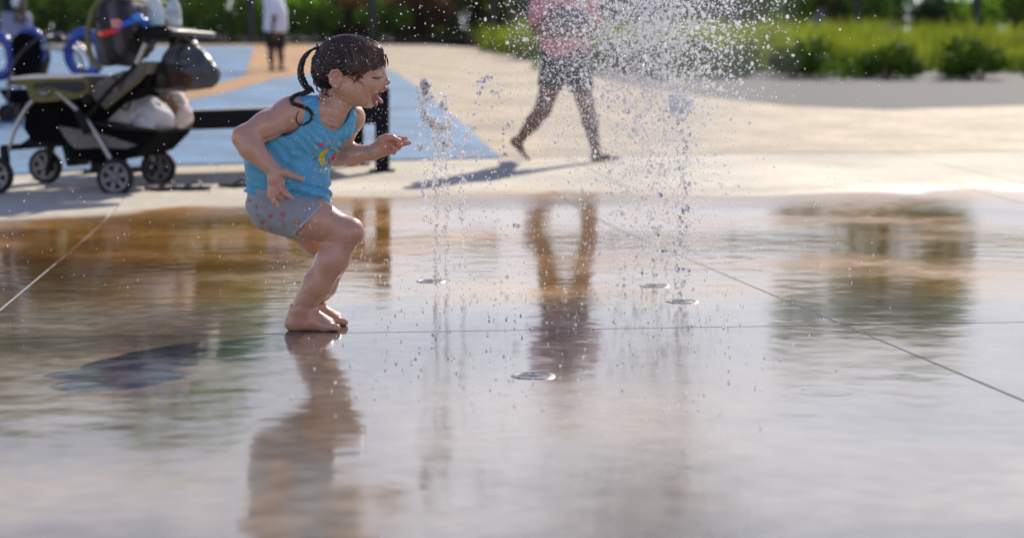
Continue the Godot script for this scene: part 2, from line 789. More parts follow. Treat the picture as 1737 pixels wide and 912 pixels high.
func build_ground() -> void:
	var far_ds := [-60.0, 0.0, 9.0, 9.5, 10.0, 10.5, 11.0, 30.0, 66.0, 120.0, 400.0, 1500.0]
	var dirt := paint(lin(0.085, 0.075, 0.055), 0.95, {"albedo_texture": noise_tex(0.02, 2, 512, 0.0, [Color(0.6, 0.6, 0.6), Color(1, 1, 1)]), "uv1_triplanar": true, "uv1_world_triplanar": true, "uv1_scale": Vector3.ONE * 0.4})
	var g := part("ground", ground_sheet([-900.0, -40.0, 0.0, 40.0, 900.0], far_ds, -0.06), dirt)
	tag(g, "brown soil under and around the paving", "", "", "structure")

	# concrete slabs, wet and pooled where the ground is level
	var pav := Node3D.new()
	pav.name = "pavement"
	add_child(pav)
	tag(pav, "concrete splash pad of large slabs, wet and mirror-like in front and dry behind", "", "", "structure")
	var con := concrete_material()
	var gap := 0.0022
	tag(part("joint_filler", ground_sheet([-30.0, 30.0], [-6.0, 0.0, 9.0, 9.5, 10.0, 10.5, 11.0, 14.0], -0.009), paint(lin(0.16, 0.13, 0.09), 0.35)), "sand-grey filler in the joints between slabs", "", "", "structure")
	for r in range(-4, 6):
		for c in range(-4, 6):
			var shift := 0.49 if r == 0 else 0.0
			var u0 := U0 + c * SLAB_U + gap + shift
			var u1 := u0 + SLAB_U - 2 * gap
			var v0 := V0 + (r if r < 1 else 1) * SLAB_V + gap
			if r > 0:
				continue
			var v1 := v0 + SLAB_V - 2 * gap
			var s := Shape.new()
			var n := 8
			var ch := 0.003
			var rows := [-1]
			for k in n + 1:
				rows.append(k)
			rows.append(n + 1)
			var grid := []
			for a in range(-1, n + 2):
				var line := []
				for b in range(-1, n + 2):
					var fu := clampf(float(a) / n, 0, 1)
					var fv := clampf(float(b) / n, 0, 1)
					var uu := lerpf(u0 + ch, u1 - ch, fu) + (-ch if a < 0 else ch if a > n else 0.0)
					var vv := lerpf(v0 + ch, v1 - ch, fv) + (-ch if b < 0 else ch if b > n else 0.0)
					var p := slab_point(uu, vv)
					var edge: bool = a < 0 or a > n or b < 0 or b > n
					line.append(Vector3(p.x, rise(p.y) - (ch if edge else 0.0), -p.y))
				grid.append(line)
			for a in n + 2:
				for b in n + 2:
					var q := [grid[a][b], grid[a + 1][b], grid[a + 1][b + 1], grid[a][b + 1]]
					var flat: bool = a > 0 and a <= n and b > 0 and b <= n
					var fn: Vector3 = (q[2] - q[0]).cross(q[1] - q[0]).normalized()
					if fn.y < 0:
						fn = -fn
					for o in [0, 1, 2, 0, 2, 3]:
						var p: Vector3 = q[o]
						var sl := 0.0 if -p.z < 9.0 else minf(0.02 * (-p.z - 9.0), 0.04)
						s.v(p, Vector3(0, 1, sl).normalized() if flat else fn, Vector2((p.x + 7.0) / 14.0, (-p.z - 1.0) / 14.0))
			for a in n + 2:
				for e in [[grid[a][0], grid[a + 1][0]], [grid[a][n + 2], grid[a + 1][n + 2]], [grid[0][a], grid[0][a + 1]], [grid[n + 2][a], grid[n + 2][a + 1]]]:
					s.quad(e[0], e[1], e[1] - Vector3(0, 0.06, 0), e[0] - Vector3(0, 0.06, 0))
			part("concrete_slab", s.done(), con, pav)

	# coloured rubber play surface behind the concrete
	var tan_ := [Vector2(-700, 350), Vector2(-60, 302), Vector2(88, 291), Vector2(200, 285), Vector2(325, 280), Vector2(600, 273), Vector2(850, 268), Vector2(1040, 263), Vector2(1300, 259), Vector2(2600, 250), Vector2(2600, 150), Vector2(1500, 185), Vector2(1330, 178), Vector2(1200, 164), Vector2(1080, 146), Vector2(1010, 130), Vector2(960, 112), Vector2(880, 97), Vector2(800, 82), Vector2(735, 77), Vector2(480, 75.5), Vector2(240, 75.5), Vector2(-600, 75.5)]
	tag(part("play_surface", outline_sheet(tan_, 0.004), rubber(lin(0.56, 0.43, 0.265), 40)), "pale tan rubber surfacing spreading behind the concrete", "", "", "structure")
	var blue_mat := rubber(lin(0.12, 0.275, 0.46), 50)
	var blue := smooth2([Vector2(660, 119), Vector2(700, 142), Vector2(760, 190), Vector2(810, 233), Vector2(850, 268.0)], 3)
	blue += [Vector2(600, 273), Vector2(325, 280), Vector2(200, 285), Vector2(88, 291), Vector2(-60, 302), Vector2(-330, 320), Vector2(-330, 235), Vector2(0, 206)]
	blue += smooth2([Vector2(150, 190), Vector2(300, 172), Vector2(345, 166), Vector2(405, 152), Vector2(470, 134), Vector2(560, 124)], 4)
	tag(part("blue_surface", outline_sheet(blue, 0.010), blue_mat), "light blue wedge of rubber surfacing behind the bench", "", "", "structure")
	var blue2 := [Vector2(434, 80), Vector2(418, 128), Vector2(380, 141), Vector2(300, 151), Vector2(150, 166), Vector2(0, 182), Vector2(-330, 205), Vector2(-330, 80)]
	tag(part("blue_surface", outline_sheet(blue2, 0.010), blue_mat), "light blue rubber surfacing beyond the orange band", "", "", "structure")
	var orange := [Vector2(434, 77), Vector2(520, 77), Vector2(570, 95), Vector2(610, 121), Vector2(560, 123), Vector2(470, 133), Vector2(405, 151), Vector2(345, 165), Vector2(300, 171), Vector2(150, 189), Vector2(0, 205), Vector2(-330, 234), Vector2(-330, 206), Vector2(0, 183), Vector2(150, 167), Vector2(300, 152), Vector2(380, 142), Vector2(418, 129)]
	tag(part("orange_surface", outline_sheet(orange, 0.016), rubber(lin(0.60, 0.29, 0.07), 60)), "orange band of rubber surfacing curving between two blue areas", "", "", "structure")
	# gravel strip in front of the grasses, shade painted into its dark grey
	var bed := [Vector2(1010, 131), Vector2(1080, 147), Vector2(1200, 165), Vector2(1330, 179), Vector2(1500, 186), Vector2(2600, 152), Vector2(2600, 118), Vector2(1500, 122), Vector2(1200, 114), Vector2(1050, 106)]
	tag(part("gravel_shade_strip", outline_sheet(bed, 0.006), paint(lin(0.10, 0.095, 0.09), 0.9, {"albedo_texture": noise_tex(0.1, 71, 512, 0.0, [Color(0.5, 0.5, 0.5), Color(1, 1, 1)]), "uv1_triplanar": true, "uv1_world_triplanar": true, "uv1_scale": Vector3.ONE})), "grey gravel strip edging the grass bed, with shade painted into its tone", "", "", "structure")

	# water nozzles set flush in the pad
	var steel := paint(lin(0.30, 0.29, 0.27), 0.4, {"metallic": 0.6})
	var dark := paint(lin(0.02, 0.02, 0.022), 0.5)
	var brass := paint(lin(0.30, 0.29, 0.27), 0.3, {"metallic": 0.8})
	var spots := [[730, 477, "round steel water nozzle in the wet pad below the thin jet, nearest the child's shins"], [1112, 485, "round steel water nozzle at the foot of the thick plume of spray"], [1160, 512, "round steel water nozzle at the foot of the narrow right-hand jet"], [905, 640, "round steel water nozzle standing idle in the wet foreground"]]
	for e in spots:
		var p := on_ground(e[0], e[1])
		var t := thing("water_nozzle", p, e[2], "nozzle", "water nozzles in the pad")
		var s := Shape.new()
		s.lathe(Transform3D(Basis.IDENTITY, p), [Vector2(0.056, 0.0), Vector2(0.054, 0.002), Vector2(0.045, 0.003), Vector2(0.043, 0.001)], 28)
		part("ring", s.done(), steel, t)
		s = Shape.new()
		s.lathe(Transform3D(Basis.IDENTITY, p), [Vector2(0.044, 0.001), Vector2(0.02, 0.002), Vector2(0.0, 0.002)], 20)
		part("grate", s.done(), dark, t)
		s = Shape.new()
		s.lathe(Transform3D(Basis.IDENTITY, p), [Vector2(0.016, 0.002), Vector2(0.015, 0.005), Vector2(0.007, 0.006), Vector2(0.006, 0.004)], 14)
		part("spout", s.done(), brass, t)
		for k in 4:
			var a := PI / 4 + k * PI / 2
			s = Shape.new()
			s.lathe(Transform3D(Basis.IDENTITY, p + Vector3(cos(a), 0, sin(a)) * 0.0495 + Vector3(0, 0.002, 0)), [Vector2(0.004, 0.0), Vector2(0.0035, 0.0014), Vector2(0.0, 0.0016)], 8)
			part("screw", s.done(), brass, t)


# ------------------------------------------------------------------ backdrop
func leaf_blob(count: int, size: Vector3, leaf: float, tones: Array, seed_: int, lumps := 9, droop := 0.0) -> ArrayMesh:
	var r := RandomNumberGenerator.new()
	r.seed = seed_
	var s := Shape.new()
	var centres := []
	for i in lumps:
		var q := Vector3(r.randfn(0, 0.33), r.randf_range(0.16, 0.80), r.randfn(0, 0.33))
		centres.append([q * size, r.randf_range(0.20, 0.36), r.randf_range(0.55, 1.25)])
	for i in count:
		var c: Array = centres[r.randi() % lumps]
		var dir := Vector3(r.randfn(), r.randfn(), r.randfn()).normalized()
		var rad: float = c[1] * pow(r.randf_range(0.15, 1.0), 0.4)
		var p: Vector3 = c[0] + dir * rad * size
		if p.y < 0.02:
			continue
		var n := (dir + Vector3(r.randfn(), r.randfn(), r.randfn()) * 0.6).normalized()
		var a := n.cross(Vector3(r.randfn(), r.randfn() - droop, r.randfn())).normalized()
		var b := n.cross(a)
		var l := leaf * r.randf_range(0.6, 1.3)
		var t: Color = tones[r.randi() % tones.size()]
		var f: float = c[2] * r.randf_range(0.75, 1.25)
		s.tint = Color(t.r * f, t.g * f, t.b * f)
		s.quad(p - a * l, p + b * l * 0.45, p + a * l, p - b * l * 0.45, n)
	return s.done()


func grass_blades(count: int, height: float, spread: float, tones: Array, seed_: int, plume := Color(0, 0, 0, 0)) -> ArrayMesh:
	var r := RandomNumberGenerator.new()
	r.seed = seed_
	var s := Shape.new()
	for i in count:
		var a := r.randf() * TAU
		var out := Vector3(cos(a), 0, sin(a))
		var p := out * spread * 0.35 * sqrt(r.randf())
		var hh := height * r.randf_range(0.55, 1.0)
		var lean := spread * r.randf_range(0.1, 0.75)
		var side := Vector3(-sin(a), 0, cos(a)) * r.randf_range(0.006, 0.011)
		var t: Color = tones[r.randi() % tones.size()]
		var f := r.randf_range(0.7, 1.3)
		s.tint = Color(t.r * f, t.g * f, t.b * f)
		var q := p + out * lean * 0.3 + Vector3(0, hh * 0.6, 0)
		var e := p + out * lean + Vector3(0, hh, 0)
		s.quad(p - side, p + side, q + side * 0.9, q - side * 0.9, (out + Vector3(0, 0.4, 0)).normalized())
		s.tri(q - side * 0.9, q + side * 0.9, e, (out + Vector3(0, 0.6, 0)).normalized())
		if plume.a > 0 and r.randf() < 0.35:
			s.tint = plume * f
			for k in 5:
				var c := e + Vector3(r.randfn(), r.randf_range(-2.0, 4.0), r.randfn()) * 0.03
				var w := Vector3(r.randfn(), 0, r.randfn()).normalized() * 0.022
				s.quad(c - w, c + Vector3(0, 0.08, 0), c + w, c - Vector3(0, 0.07, 0))
	return s.done()


func build_backdrop() -> void:
	var leafy := tinted(0.7, {"metallic_specular": 0.2, "backlight_enabled": true, "backlight": Color(0.9, 0.95, 0.5)})
	var bark := paint(lin(0.10, 0.075, 0.05), 0.9)
	var green := [Color(0.27, 0.46, 0.03), Color(0.36, 0.56, 0.05), Color(0.18, 0.34, 0.03)]
	var deep := [Color(0.035, 0.075, 0.02), Color(0.05, 0.10, 0.025)]
	var olive := [Color(0.17, 0.17, 0.035), Color(0.11, 0.13, 0.03), Color(0.22, 0.19, 0.05)]
	var rust := [Color(0.20, 0.10, 0.045), Color(0.14, 0.08, 0.03), Color(0.10, 0.11, 0.03)]

	# dark metal fence
	var black := paint(lin(0.012, 0.012, 0.014), 0.45)
	var zf := 57.0
	var yf := rise(zf)
	var fence := thing("fence", Vector3(0, yf, -zf), "long dark metal picket fence in front of the shrubs at the back", "fence")
	var step := 3.55
	var x0 := -29.0
	for k in 17:
		var x := (430.0 - CX) * zf / F + (k - 6) * step
		var s := Shape.new()
		s.box(Transform3D(Basis.IDENTITY, Vector3(x, yf + 1.1, -zf)), Vector3(0.20, 2.2, 0.20), 0.02)
		s.box(Transform3D(Basis.IDENTITY, Vector3(x, yf + 2.22, -zf)), Vector3(0.25, 0.06, 0.25), 0.015)
		part("post", s.done(), black, fence)
	for hgt in [0.18, 1.75, 1.95]:
		var s := Shape.new()
		s.box(Transform3D(Basis.IDENTITY, Vector3(0, yf + hgt, -zf)), Vector3(58, 0.05, 0.04), 0.005)
		part("rail", s.done(), black, fence)
	var sp := Shape.new()
	var x := -29.0
	while x < 29.0:
		sp.bar(Vector3(x, yf + 0.06, -zf), Vector3(x, yf + 2.05, -zf), 0.026, 0.022, Vector3.RIGHT, 0.003)
		x += 0.13
	tag(part("picket", sp.done(), black, fence), "", "", "", "stuff")

	# shrubs behind it
	var kinds := {}
	var made := [["g", leaf_blob(5600, Vector3(1.9, 1.75, 1.5), 0.085, green, 1)], ["h", leaf_blob(5600, Vector3(2.0, 2.0, 1.6), 0.085, green, 2)], ["d", leaf_blob(3200, Vector3(1.7, 1.7, 1.4), 0.08, deep, 3)], ["o", leaf_blob(3000, Vector3(1.5, 2.2, 1.4), 0.08, olive, 4)]]
	for e in made:
		kinds[e[0]] = e[1]
	kinds["r"] = grass_blades(900, 1.75, 0.95, rust, 5, Color(0.26, 0.14, 0.07, 1))
	kinds["y"] = grass_blades(900, 0.55, 0.8, [Color(0.22, 0.24, 0.05), Color(0.16, 0.2, 0.04)], 6)
	var stem := Shape.new()
	for k in 5:
		var a := k * 1.3
		stem.tube([Vector3(cos(a) * 0.05, -0.08, sin(a) * 0.05), Vector3(cos(a) * 0.2, 0.5, sin(a) * 0.2), Vector3(cos(a) * 0.45, 1.1, sin(a) * 0.4)], [0.03, 0.022, 0.01], 6)
	var stems := stem.done()
	var words := {"g": "bright green leafy shrub", "h": "tall bright green leafy shrub", "d": "dark green dense shrub", "o": "tall olive yellow shrub", "r": "clump of tall rust brown plumed grass", "y": "low clump of yellow green grass"}
	# pixel column, kind, metres away, size, what stands by it
	var row := [[-140, "h", 60, 1.2, "outermost of the row on the left"], [-60, "g", 59, 1.2, "beyond the left edge of the blue rings"], [10, "h", 60.5, 1.1, "behind the dark-topped adult"], [60, "g", 59, 1.25, "right of the dark-topped adult"], [115, "h", 60, 1.15, "above the blue swim rings"], [165, "g", 59, 1.2, "behind the stroller's tall hood"], [215, "h", 60, 1.05, "behind the blue toy"], [262, "g", 59, 1.15, "behind the aqua bottle"], [312, "h", 60, 1.05, "behind the clear bottle with the white label"], [352, "h", 58.8, 0.95, "right of the stroller handle"], [398, "g", 59, 1.1, "left of the fence post by the child in white"], [445, "g", 60, 1.0, "behind the child in the white shirt"], [505, "g", 59, 0.9, "right of the child in the white shirt"], [540, "g", 58.6, 0.75, "above the crouching child's ponytail"], [575, "d", 60, 1.0, "above the crouching child's head"], [598, "r", 59, 0.95, "left of the dark post over the child's head"], [562, "r", 60, 0.95, "over the child's crown"], [618, "d", 60, 0.9, "touching the dark post over the child's head"], [655, "g", 58.6, 0.75, "right of the dark post over the child's face"], [688, "r", 59, 1.0, "right of the low green shrub"], [716, "r", 59.5, 1.05, "second clump right of the low green shrub"], [738, "r", 59, 0.9, "rightmost clump before the dark gap"], [700, "d", 60.5, 0.8, "behind the brown grasses"], [768, "d", 61, 1.1, "left of the olive shrub"], [818, "o", 58.5, 1.0, "standing above the middle jets"], [808, "d", 59.5, 0.8, "under and behind the olive shrub"], [875, "d", 60, 1.25, "behind the pink shirt's left sleeve"], [925, "d", 60, 1.3, "behind the walker's chest"], [980, "d", 60.5, 1.2, "behind the walker's back"], [755, "y", 57.9, 1.0, "left of the olive shrub"], [778, "y", 57.9, 0.9, "beneath the dark gap in the shrubs"], [1240, "d", 60, 1.2, "right of the plume of spray"], [1320, "g", 60, 1.1, "first bright one right of the spray"], [1400, "o", 60, 1.0, "between two green shrubs on the far right"], [1470, "g", 60, 1.15, "far right behind the grasses"], [1560, "d", 60, 1.2, "far right beside the bright green one"], [1640, "h", 60, 1.1, "last but one on the right"], [1720, "g", 60, 1.2, "at the picture's right edge"], [1810, "d", 60, 1.2, "first beyond the right edge"], [1900, "h", 60, 1.1, "second beyond the right edge"], [1990, "g", 60, 1.2, "third beyond the right edge"], [2090, "d", 60, 1.2, "fourth beyond the right edge"], [2190, "h", 60, 1.2, "fifth beyond the right edge"], [2290, "g", 60, 1.2, "rightmost of the row"]]
	for e in row:
		var k: String = e[1]
		var d: float = e[2]
		var where := Vector3((float(e[0]) - CX) * d / F, rise(d), -d)
		var kind_name := "grass_clump" if k in ["r", "y"] else "shrub"
		var t := thing(kind_name, where, "%s %s" % [words[k], e[4]], "grass" if k in ["r", "y"] else "shrub", "shrubs and grasses along the fence")
		var s: float = e[3]
		t.scale = Vector3(s, s, s)
		t.rotation.y = rng.randf() * TAU
		var f := MeshInstance3D.new()
		f.name = "foliage"
		f.mesh = kinds[k]
		f.material_override = leafy
		t.add_child(f)
		if kind_name == "shrub":
			var w := MeshInstance3D.new()
			w.name = "stem"
			w.mesh = stems
			w.material_override = bark
			t.add_child(w)

	# mulch under the shrubs
	tag(part("mulch_bed", ground_sheet([-30.0, 30.0], [56.2, 65.0], 0.05), paint(lin(0.05, 0.033, 0.02), 0.95)), "dark mulch strip under the fence and shrubs", "", "", "structure")

	# the bank of pale grasses on the right: one mass
	var blades := grass_blades(130, 0.95, 0.8, [Color(0.30, 0.34, 0.07), Color(0.22, 0.28, 0.05), Color(0.36, 0.36, 0.10)], 9)
	var front := [[862, 88], [905, 98], [960, 105], [1020, 110], [1080, 116], [1200, 122], [1330, 128], [1500, 132], [1760, 132], [2060, 132], [2360, 130]]
	var spots := []
	for i in front.size() - 1:
		for k in 42:
			var f := rng.randf()
			var g := on_ground(lerpf(front[i][0], front[i + 1][0], f), lerpf(front[i][1], front[i + 1][1], f))
			var back := pow(rng.randf(), 0.8) * (3.0 if i < 2 else 12.0)
			var d := -g.z + back
			spots.append(Vector3(g.x + back * 0.30 + rng.randfn() * 0.3, rise(d), -d))
	var mm := MultiMesh.new()
	mm.transform_format = MultiMesh.TRANSFORM_3D
	mm.mesh = blades
	mm.instance_count = spots.size()
	for i in spots.size():
		var s := rng.randf_range(0.6, 1.2)
		mm.set_instance_transform(i, Transform3D(Basis(Vector3.UP, rng.randf() * TAU).scaled(Vector3(s, s * rng.randf_range(0.65, 0.95), s)), spots[i]))
	var bank := MultiMeshInstance3D.new()
	bank.name = "grass_bank"
	bank.multimesh = mm
	bank.material_override = leafy
	add_child(bank)
	tag(bank, "bank of pale yellow green ornamental grass behind the spray on the right", "grass", "", "stuff")

	var small := leaf_blob(1500, Vector3(1.5, 0.75, 1.1), 0.05, [Color(0.05, 0.10, 0.02), Color(0.08, 0.14, 0.03), Color(0.03, 0.06, 0.02)], 15, 8)
	for e in [[1010, 118, 0.75, "by the walker's elbow"], [1058, 122, 0.95, "under the thick of the spray"], [1105, 125, 0.9, "behind the plume's centre"], [1160, 128, 1.0, "right of the plume"], [1230, 130, 0.85, "just outside the spray"], [1345, 132, 1.0, "halfway to the right edge"], [1500, 134, 0.9, "second from the right edge"], [1660, 134, 1.0, "nearest the right edge"]]:
		var t := thing("low_shrub", on_ground(e[0], e[1]), "low dark shrub at the foot of the grasses, %s" % e[3], "shrub", "low shrubs before the grasses")
		t.scale = Vector3.ONE * float(e[2])
		t.rotation.y = rng.randf() * TAU
		var f := MeshInstance3D.new()
		f.name = "foliage"
		f.mesh = small
		f.material_override = leafy
		t.add_child(f)
		var w := MeshInstance3D.new()
		w.name = "stem"
		w.mesh = stems
		w.material_override = bark
		w.scale = Vector3(0.6, 0.35, 0.6)
		t.add_child(w)

	# trees left of centre, whose crowns stand above the picture and show in the wet pad
	var crowns := [leaf_blob(5200, Vector3(4.6, 6.0, 4.6), 0.17, deep + [Color(0.10, 0.2, 0.02), Color(0.15, 0.26, 0.03)], 21, 16), leaf_blob(5200, Vector3(4.2, 6.6, 4.2), 0.17, [Color(0.10, 0.2, 0.02), Color(0.15, 0.26, 0.03), Color(0.2, 0.3, 0.04)], 22, 16)]
	var trunk := Shape.new()
	trunk.tube([Vector3(0, -0.1, 0), Vector3(0.05, 1.5, 0.02), Vector3(0.0, 3.2, 0.05), Vector3(0.1, 5.4, 0)], [0.20, 0.15, 0.12, 0.05], 9)
	for k in 6:
		var a := k * 2.2
		trunk.tube([Vector3(0.02, 2.2 + k * 0.35, 0), Vector3(cos(a) * 0.8, 3.4 + k * 0.4, sin(a) * 0.8), Vector3(cos(a) * 1.6, 4.4 + k * 0.4, sin(a) * 1.6)], [0.07, 0.045, 0.015], 6)
	var trunks := trunk.done()
	for e in [[-60, 66, 1.15, 0, "leftmost"], [60, 68, 1.1, 1, "second from the left"], [150, 65, 1.2, 0, "third from the left, behind the stroller hood"], [255, 67, 1.15, 1, "behind the bottles"], [350, 66, 1.05, 0, "last of the group, left of the child in white"], [468, 70, 0.62, 1, "small and apart, behind the child in white"], [1500, 68, 1.0, 0, "alone behind the shrubs on the far right"], [1950, 68, 1.1, 1, "beyond the right edge of the fence row"], [2200, 67, 1.1, 0, "rightmost of all"]]:
		var d: float = e[1] + 14.0
		var t := thing("tree", Vector3((float(e[0]) - CX) * d / F, rise(d), -d), "leafy green tree behind the fence, %s" % e[4], "tree", "trees behind the fence")
		t.scale = Vector3.ONE * float(e[2]) * 1.22
		t.rotation.y = rng.randf() * TAU
		var f := MeshInstance3D.new()
		f.name = "crown"
		f.mesh = crowns[e[3]]
		f.material_override = leafy
		f.position.y = 1.9
		t.add_child(f)
		var w := MeshInstance3D.new()
		w.name = "trunk"
		w.mesh = trunks
		w.material_override = bark
		t.add_child(w)

	# low grey building at the right, beyond the grasses
	var d := 78.0
	var base := Vector3((1240.0 - CX) * d / F, rise(d), -d)
	var b := thing("building", base, "low blue grey building beyond the grasses on the right", "building")
	var wall := paint(lin(0.20, 0.235, 0.29), 0.8, {"albedo_texture": noise_tex(0.01, 33, 256, 0.0, [Color(0.85, 0.85, 0.85), Color(1, 1, 1)]), "uv1_triplanar": true, "uv1_scale": Vector3.ONE * 0.1})
	var s := Shape.new()
	s.box(Transform3D(Basis.IDENTITY, base + Vector3(0.4, 1.6, -3)), Vector3(13.0, 3.2, 6.0), 0.03)
	part("wall", s.done(), wall, b)
	s = Shape.new()
	s.box(Transform3D(Basis.IDENTITY, base + Vector3(0.4, 3.27, -2.9)), Vector3(13.6, 0.14, 6.6), 0.02)
	part("roof", s.done(), paint(lin(0.1, 0.1, 0.11), 0.7), b)
	s = Shape.new()
	s.box(Transform3D(Basis.IDENTITY, base + Vector3(0.4, 0.15, 0.03)), Vector3(13.06, 0.3, 0.06), 0.01)
	part("plinth", s.done(), paint(lin(0.07, 0.07, 0.08), 0.8), b)
	for k in 4:
		var wx := -4.6 + k * 3.2
		s = Shape.new()
		s.box(Transform3D(Basis.IDENTITY, base + Vector3(wx, 1.75, 0.02)), Vector3(1.5, 1.2, 0.08), 0.01)
		var fr := part("window", s.done(), paint(lin(0.5, 0.5, 0.5), 0.5), b)
		s = Shape.new()
		s.box(Transform3D(Basis.IDENTITY, base + Vector3(wx, 1.75, 0.05)), Vector3(1.34, 1.04, 0.05), 0.004)
		part("pane", s.done(), paint(lin(0.03, 0.04, 0.05), 0.05), fr)


# ------------------------------------------------------------------ bench
func build_bench() -> void:
	var black := paint(lin(0.008, 0.008, 0.010), 0.5, {"metallic_specular": 0.25})
	var grey := paint(lin(0.30, 0.31, 0.32), 0.55, {"albedo_texture": noise_tex(0.03, 61, 256, 0.0, [Color(0.8, 0.8, 0.8), Color(1, 1, 1)]), "uv1_triplanar": true, "uv1_scale": Vector3.ONE * 3.0})
	var a := at(655, 178, 13.1)
	var b := at(190, 189, 12.45)
	var top := a.y
	b.y = a.y - 0.045
	var along := (b - a).normalized()
	var back := Vector3(along.z, 0, -along.x).normalized()
	if back.z > 0:
		back = -back
	var root := thing("bench", on_ground(645, 291), "long low black bench with a pale slatted top behind the child", "bench")
	var n := 4
	for k in n:
		var o := back * (0.10 + k * 0.150)
		var s := Shape.new()
		s.bar(a + o + Vector3(0, -0.012, 0), b + o + Vector3(0, -0.012, 0), 0.135, 0.03, Vector3.UP, 0.006)
		part("slat", s.done(), grey, root)
	for e in [0.0, 0.64]:
		var s := Shape.new()
		s.bar(a + back * e + Vector3(0, -0.06, 0), b + back * e + Vector3(0, -0.06, 0), 0.05, 0.125, Vector3.UP, 0.006)
		part("rail", s.done(), black, root)
	for e in [[0.02, 0.02, 0.095, 0.12], [0.02, 0.62, 0.08, 0.08], [1.85, 0.02, 0.09, -0.03], [1.85, 0.62, 0.08, -0.03]]:
		var p: Vector3 = a + along * float(e[0]) + back * float(e[1])
		var g := rise(-p.z)
		var s := Shape.new()
		s.bar(Vector3(p.x, g + 0.006, p.z), Vector3(p.x, top + float(e[3]), p.z), e[2], e[2], Vector3.RIGHT, 0.008)
		var leg := part("leg", s.done(), black, root)
		s = Shape.new()
		s.box(Transform3D(Basis.IDENTITY, Vector3(p.x, g + 0.008, p.z)), Vector3(0.17, 0.012, 0.17), 0.003)
		part("foot_plate", s.done(), black, leg)
	var s := Shape.new()
	s.bar(a + Vector3(0, 0.055, 0), a + back * 0.62 + Vector3(0, 0.055, 0), 0.06, 0.05, Vector3.UP, 0.01)
	part("arm_rest", s.done(), black, root)
	s = Shape.new()
	s.bar(a + Vector3(0, -0.045, 0), a + back * 0.62 + Vector3(0, -0.045, 0), 0.05, 0.165, Vector3.UP, 0.006)
	part("end_rail", s.done(), black, root)


# ------------------------------------------------------------------ strollers and what they carry
const ACROSS := Vector3(0.13, 0.0, -0.70)


func sp(x: float, y: float, t := 0.0) -> Vector3:
	return at(x, y, 11.55) + ACROSS * t


# A spot on the stroller read off the picture at that share of its width.
func sv(x: float, y: float, t := 0.0) -> Vector3:
	return at(x, y, 11.55 + 0.70 * t)


func sps(flat: Array, t: float) -> Array:
	var out := []
	for p in flat:
		out.append(sp(p[0], p[1], t))
	return out


func panel(flat: Array, t0: float, t1: float) -> ArrayMesh:
	var s := Shape.new()
	s.slab(sps(flat, t0), ACROSS * (t1 - t0))
	return s.done()


func wheel(c: Vector3, r: float, root: Node3D, rim_mat: Material, tyre_mat: Material) -> void:
	var ax := ACROSS.normalized()
	var x := Vector3(ax.z, 0, -ax.x)
	var b := Basis(x, ax, x.cross(ax))
	var xf := Transform3D(b, c)
	var s := Shape.new()
	s.lathe(xf, [Vector2(r * 0.76, -0.018), Vector2(r * 0.74, -0.022), Vector2(r * 0.62, -0.020), Vector2(r * 0.60, -0.008), Vector2(r * 0.60, 0.02)], 28)
	s.lathe(xf, [Vector2(r * 0.24, 0.02), Vector2(r * 0.24, -0.016), Vector2(r * 0.20, -0.026), Vector2(r * 0.09, -0.03), Vector2(0.0, -0.03)], 18)
	for k in 6:
		var a := TAU * k / 6 + 0.3
		var dir := b * Vector3(cos(a), 0, sin(a))
		s.bar(c + dir * r * 0.2 - ax * 0.010, c + dir * r * 0.64 - ax * 0.012, r * 0.27, 0.012, ax, 0.005)
	var w := part("wheel", s.done(), rim_mat, root)
	s = Shape.new()
	var ring := []
	for k in 32:
		var a := TAU * k / 32
		ring.append(c + b * Vector3(cos(a), 0, sin(a)) * r * 0.87)
	s.tube(ring, [r * 0.135], 10, true)
	s.lathe(xf, [Vector2(r * 0.98, -0.014), Vector2(r * 0.98, 0.014)], 32)
	part("tyre", s.done(), tyre_mat, w)
	s = Shape.new()
	s.lathe(xf, [Vector2(r * 0.75, 0.006), Vector2(0.0, 0.006)], 24)
	part("wheel_disc", s.done(), tyre_mat, w)


func cloth_lump(pieces: Array, cell: float, mat: Material, wrinkle: float, tint_of: Callable) -> ArrayMesh:
	var lo := Vector3(1e9, 1e9, 1e9)
	var hi := -lo
	for e in pieces:
		for p in [e[0], e[1]]:
			var m := maxf(e[2], e[3]) * 1.3 + cell * 4
			lo = lo.min(p - Vector3(m, m, m))
			hi = hi.max(p + Vector3(m, m, m))
	var c := Clay.new(lo, hi, cell)
	for e in pieces:
		c.cone(e[0], e[1], e[2], e[3], e[4])
	c.ruffle(func(p: Vector3) -> float: return wrinkle * (absf(grain.get_noise_3dv(p * Vector3(5.0, 8.0, 5.0))) * 1.7 - 0.55 + 0.9 * absf(grain.get_noise_3dv(p * Vector3(9.0, 4.0, 9.0) + Vector3(5, 2, 1))) - 0.3))
	var out := lists()
	c.net(out, Transform3D.IDENTITY, tint_of)
	return meshed(out)


